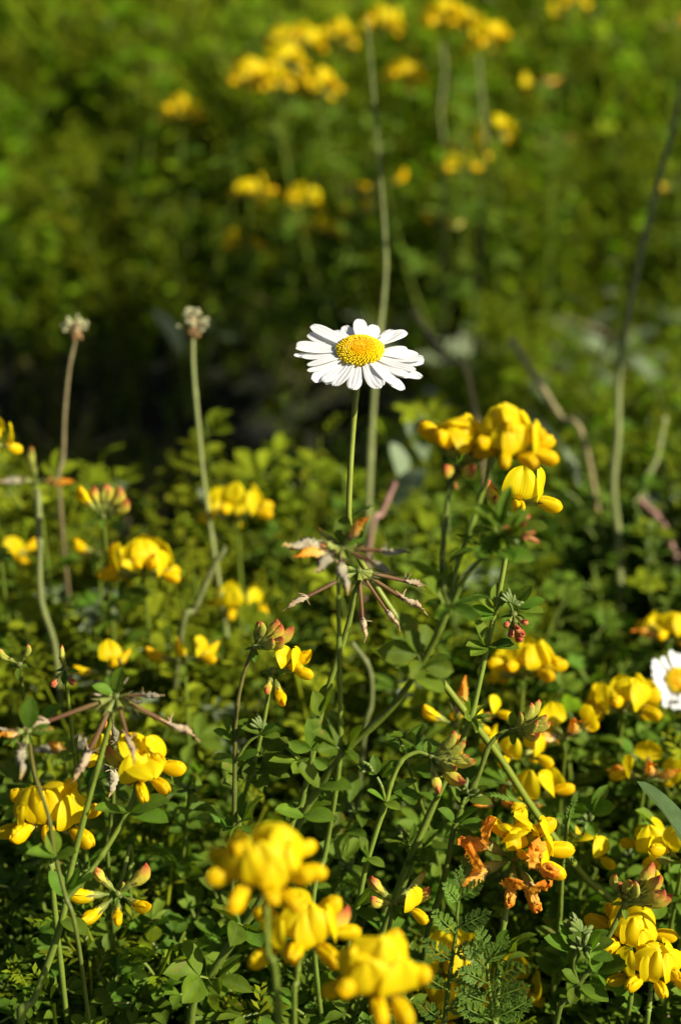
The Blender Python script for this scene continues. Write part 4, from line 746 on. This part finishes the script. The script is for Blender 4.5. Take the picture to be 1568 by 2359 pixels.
def straws(seed, n=5, m='straw'):
    r = random.Random(seed); mb = MB()
    for k in range(n):
        a = r.uniform(0, 6.28); h = r.uniform(25, 80); ln = r.uniform(.3, 2.5); o = np.array([r.uniform(-8, 8), r.uniform(-8, 8), r.uniform(0, 20)]); d = np.array([math.cos(a) * ln, math.sin(a) * ln, 1]); d /= np.linalg.norm(d)
        tube(mb, [o, o + d * h * .5 + np.array([0, 0, 2]), o + d * h], [.7, .6, .4], sides=4, m=m)
    return mb
def carpet(name, label, cat, tpls, xs, ys, hs, zs=None):
    V = []; Qd = []; UV = []; MI = []; RN = []; mats = []; off = 0
    arr = []
    for t in tpls:
        for mm in t.mats:
            if mm not in mats: mats.append(mm)
        v, q, uv, mi = t.arrays(); arr.append((v, q, uv, np.array([mats.index(t.mats[i]) for i in mi])))
    ch = rng.integers(0, len(tpls), len(xs))
    for k, (v, q, uv, mi) in enumerate(arr):
        s = np.where(ch == k)[0]
        if not len(s): continue
        a = rng.uniform(0, 6.283, len(s)); c, sn = np.cos(a), np.sin(a); sc1 = hs[s]
        x = (v[None, :, 0] * c[:, None] - v[None, :, 1] * sn[:, None]) * sc1[:, None]; y = (v[None, :, 0] * sn[:, None] + v[None, :, 1] * c[:, None]) * sc1[:, None]; z = v[None, :, 2] * sc1[:, None]
        tx = rng.normal(0, .16, len(s)); ty = rng.normal(0, .16, len(s)); x = x + z * tx[:, None]; y = y + z * ty[:, None]
        pts = np.stack([x + xs[s][:, None], y + ys[s][:, None], z - 52 * hollow(xs[s], ys[s])[:, None]], -1).reshape(-1, 3)
        nv = len(v); V.append(pts); Qd.append((q[None] + (np.arange(len(s)) * nv)[:, None, None]).reshape(-1, 4) + off); UV.append(np.tile(uv, (len(s), 1))); MI.append(np.tile(mi, len(s))); RN.append(np.repeat(rng.random(len(s)), nv)); off += nv * len(s)
    me = mesh_from(name, np.concatenate(V), np.concatenate(Qd), np.concatenate(UV), np.concatenate(MI), mats, np.concatenate(RN))
    return tag(link(name, me), label, cat, kind='stuff')
def scatter(n, y0, y1, wide, right=120):
    y = rng.uniform(y0, y1, n * 3); hw = .2 * (y * math.cos(PITCH) + 225) + wide; x = rng.uniform(-1, 1, n * 3) * (y1 * .2 + 300)
    k = (x > -hw) & (x < hw + right); return x[k][:n], y[k][:n]
def height(x, y):                              # how tall the carpet grows (fraction of template height)
    h = .35 + .65 * vnoise(x, y, 55, 3) + .55 * vnoise(x, y, 24, 4)
    h *= 1 - .5 * hollow(x, y)
    h *= np.interp(y, [250, 420, 560, 650, 700, 850, 900, 1100, 2300], [.75, .95, 1.0, .9, .6, .5, 1.1, 1.4, 1.6])
    return h
x, y = scatter(4800, 190, 660, 60); k = vnoise(x, y, 38, 5) < .82
carpet('trefoil_carpet', 'dense low green trefoil leaves filling the foreground between the flower stems', 'ground cover', [sprig(900 + i, H=64, m='trefoil_leaf', nl=8, L=6.6 + .4 * (i % 4), Wd=3.6) for i in range(6)] , x[k], y[k], height(x, y)[k] * .95)
x, y = scatter(2600, 200, 900, 80); k = vnoise(x, y, 60, 8) > .3
carpet('mixed_herbs', 'yellowish green small leaves and feathery shoots among the trefoil', 'ground cover', [feathery(930 + i) for i in range(3)] + [sprig(940 + i, H=60, m='carpet_leaf', nl=6, L=7.5) for i in range(3)], x[k], y[k], height(x, y)[k] * .95)
x, y = scatter(7500, 620, 1300, 120); k = rng.random(len(x)) > .35 * hollow(x, y); x = x[k]; y = y[k]
carpet('meadow_herbs', 'blurred green meadow plants covering the ground behind the daisy', 'ground cover', [sprig(950 + i, H=70, m='carpet_leaf', nl=6, L=8.5, Wd=4.4, nu=2, nv=3) for i in range(5)] + [feathery(960 + i, 80) for i in range(3)], x, y, height(x, y))
x, y = scatter(6500, 1250, 2600, 200)
carpet('far_meadow', 'soft green meadow plants far behind at the top of the picture', 'ground cover', [sprig(970 + i, H=75, m='carpet_leaf', nl=6, L=10.5, Wd=5.4, nu=2, nv=2) for i in range(4)] + [feathery(980 + i, 85) for i in range(2)], x, y, height(x, y))
x, y = scatter(1900, 440, 625, 60); k = (vnoise(x, y, 34, 12) > .36) & (rng.random(len(x)) > np.clip((y - 540) / 110, 0, .8)) & ((x < 20) | (vnoise(x, y, 40, 13) > .6))
carpet('bright_herbs', 'sunlit yellow green feathery herbs behind the bud stems at left', 'ground cover', [feathery(990 + i, 88) for i in range(3)] + [sprig(995 + i, H=80, m='carpet_bright', nl=7, L=8.5) for i in range(3)] + [tuft(1050 + i, 4, 85, Wd=1.6) for i in range(2)] + [sprig(1060 + i, H=70, m='pale_leaf', nl=5, L=9) for i in range(1)], x[k], y[k], rng.uniform(.75, 1.15, k.sum()))
x, y = scatter(5200, 860, 2300, 120); k = vnoise(x, y, 70, 55) > .38
carpet('far_grass', 'blurred clumps of fine bright grass blades in the upper background', 'grass', [tuft(1100 + i, 7, 95, Wd=3.2) for i in range(4)] + [tuft(1110 + i, 5, 110, 'carpet_leaf', 3.5) for i in range(2)], x[k], y[k], height(x, y)[k] * .95)
x, y = scatter(900, 300, 2200, 80)
carpet('grass', 'thin bright grass blades scattered through the meadow', 'grass', [tuft(1000 + i) for i in range(4)], x, y, height(x, y) * .9)
x, y = scatter(420, 330, 1900, 80)
carpet('straw', 'dry tan stalks and straw lying among the green plants', 'dry straw', [straws(1010 + i) for i in range(4)], x, y, rng.uniform(.35, .75, len(x)))
x, y = scatter(380, 520, 2000, 80); k = hollow(x, y) < .3; x = x[k]; y = y[k]
carpet('pale_leaves', 'pale grey green broad leaves low in the blurred meadow', 'ground cover', [rosette(1020 + i) for i in range(4)], x, y, rng.uniform(.7, 1.6, len(x)))
tag(link('dew', M2mesh('dew', DEW)), 'tiny clear dewdrops scattered over the petals of the sharp white daisy', 'dewdrops', kind='stuff')

# ======================================================= unseen leafy screen right of the frame, added to shade the hollow
sx, sy, sz = 252, 622, 292
e = bpy.data.objects.new('shade_bush', None); COL.objects.link(e); e.location = (.47, .56, 0); tag(e, 'leafy green shade caster added out of view on the right', 'shade_bush')
bb = np.array([470., 560., 0]); mb = MB(); tube(mb, catmull([(470, 560, -5), (450, 575, 130), (380, 605, 260), (sx, sy, sz)], 6) - bb, [7, 5, 4, 2.5], m='dry_stem'); link('trunk', M2mesh('trunk', mb), e)
mb = MB(); r = random.Random(77)
for k in range(2300):
    q = np.array([r.gauss(0, 1) for _ in range(3)]); q *= r.random() ** .4 / np.linalg.norm(q); o = np.array([sx, sy, sz]) + q * np.array([98, 98, 64]) - bb
    put_sheet(mb, leaflet_fn(r.uniform(18, 30), r.uniform(10, 15), fold=.2, curl=-.2), 2, 4, 'trefoil_leaf', frame((r.uniform(-1, 1), r.uniform(-1, 1), r.uniform(-.6, .6))), o)
link('crown', M2mesh('crown', mb), e)

for k, (q, lb) in enumerate(LATER):
    o = W(*q); p = Plant((o[0], o[1] + 6), lb, 'herb', 'leafy herb', 'herbs along the edge of the dark hollow')
    p.stem([np.array([o[0], o[1] + 6, -2]), o * .5 + np.array([o[0] * .5 + 4, o[1] * .5 + 3, 0]) * 1., o], .8, .4, world=True)
    for j in range(9):
        a = j * 2.4 + k; t = .45 + .06 * j; c = o * t + np.array([o[0], o[1] + 6, 0]) * (1 - t)
        link('leaf', random.choice(LEAFH), p.e, c - p.base, frame((math.cos(a), math.sin(a), random.uniform(.2, 1.2))), random.uniform(1.2, 1.7))
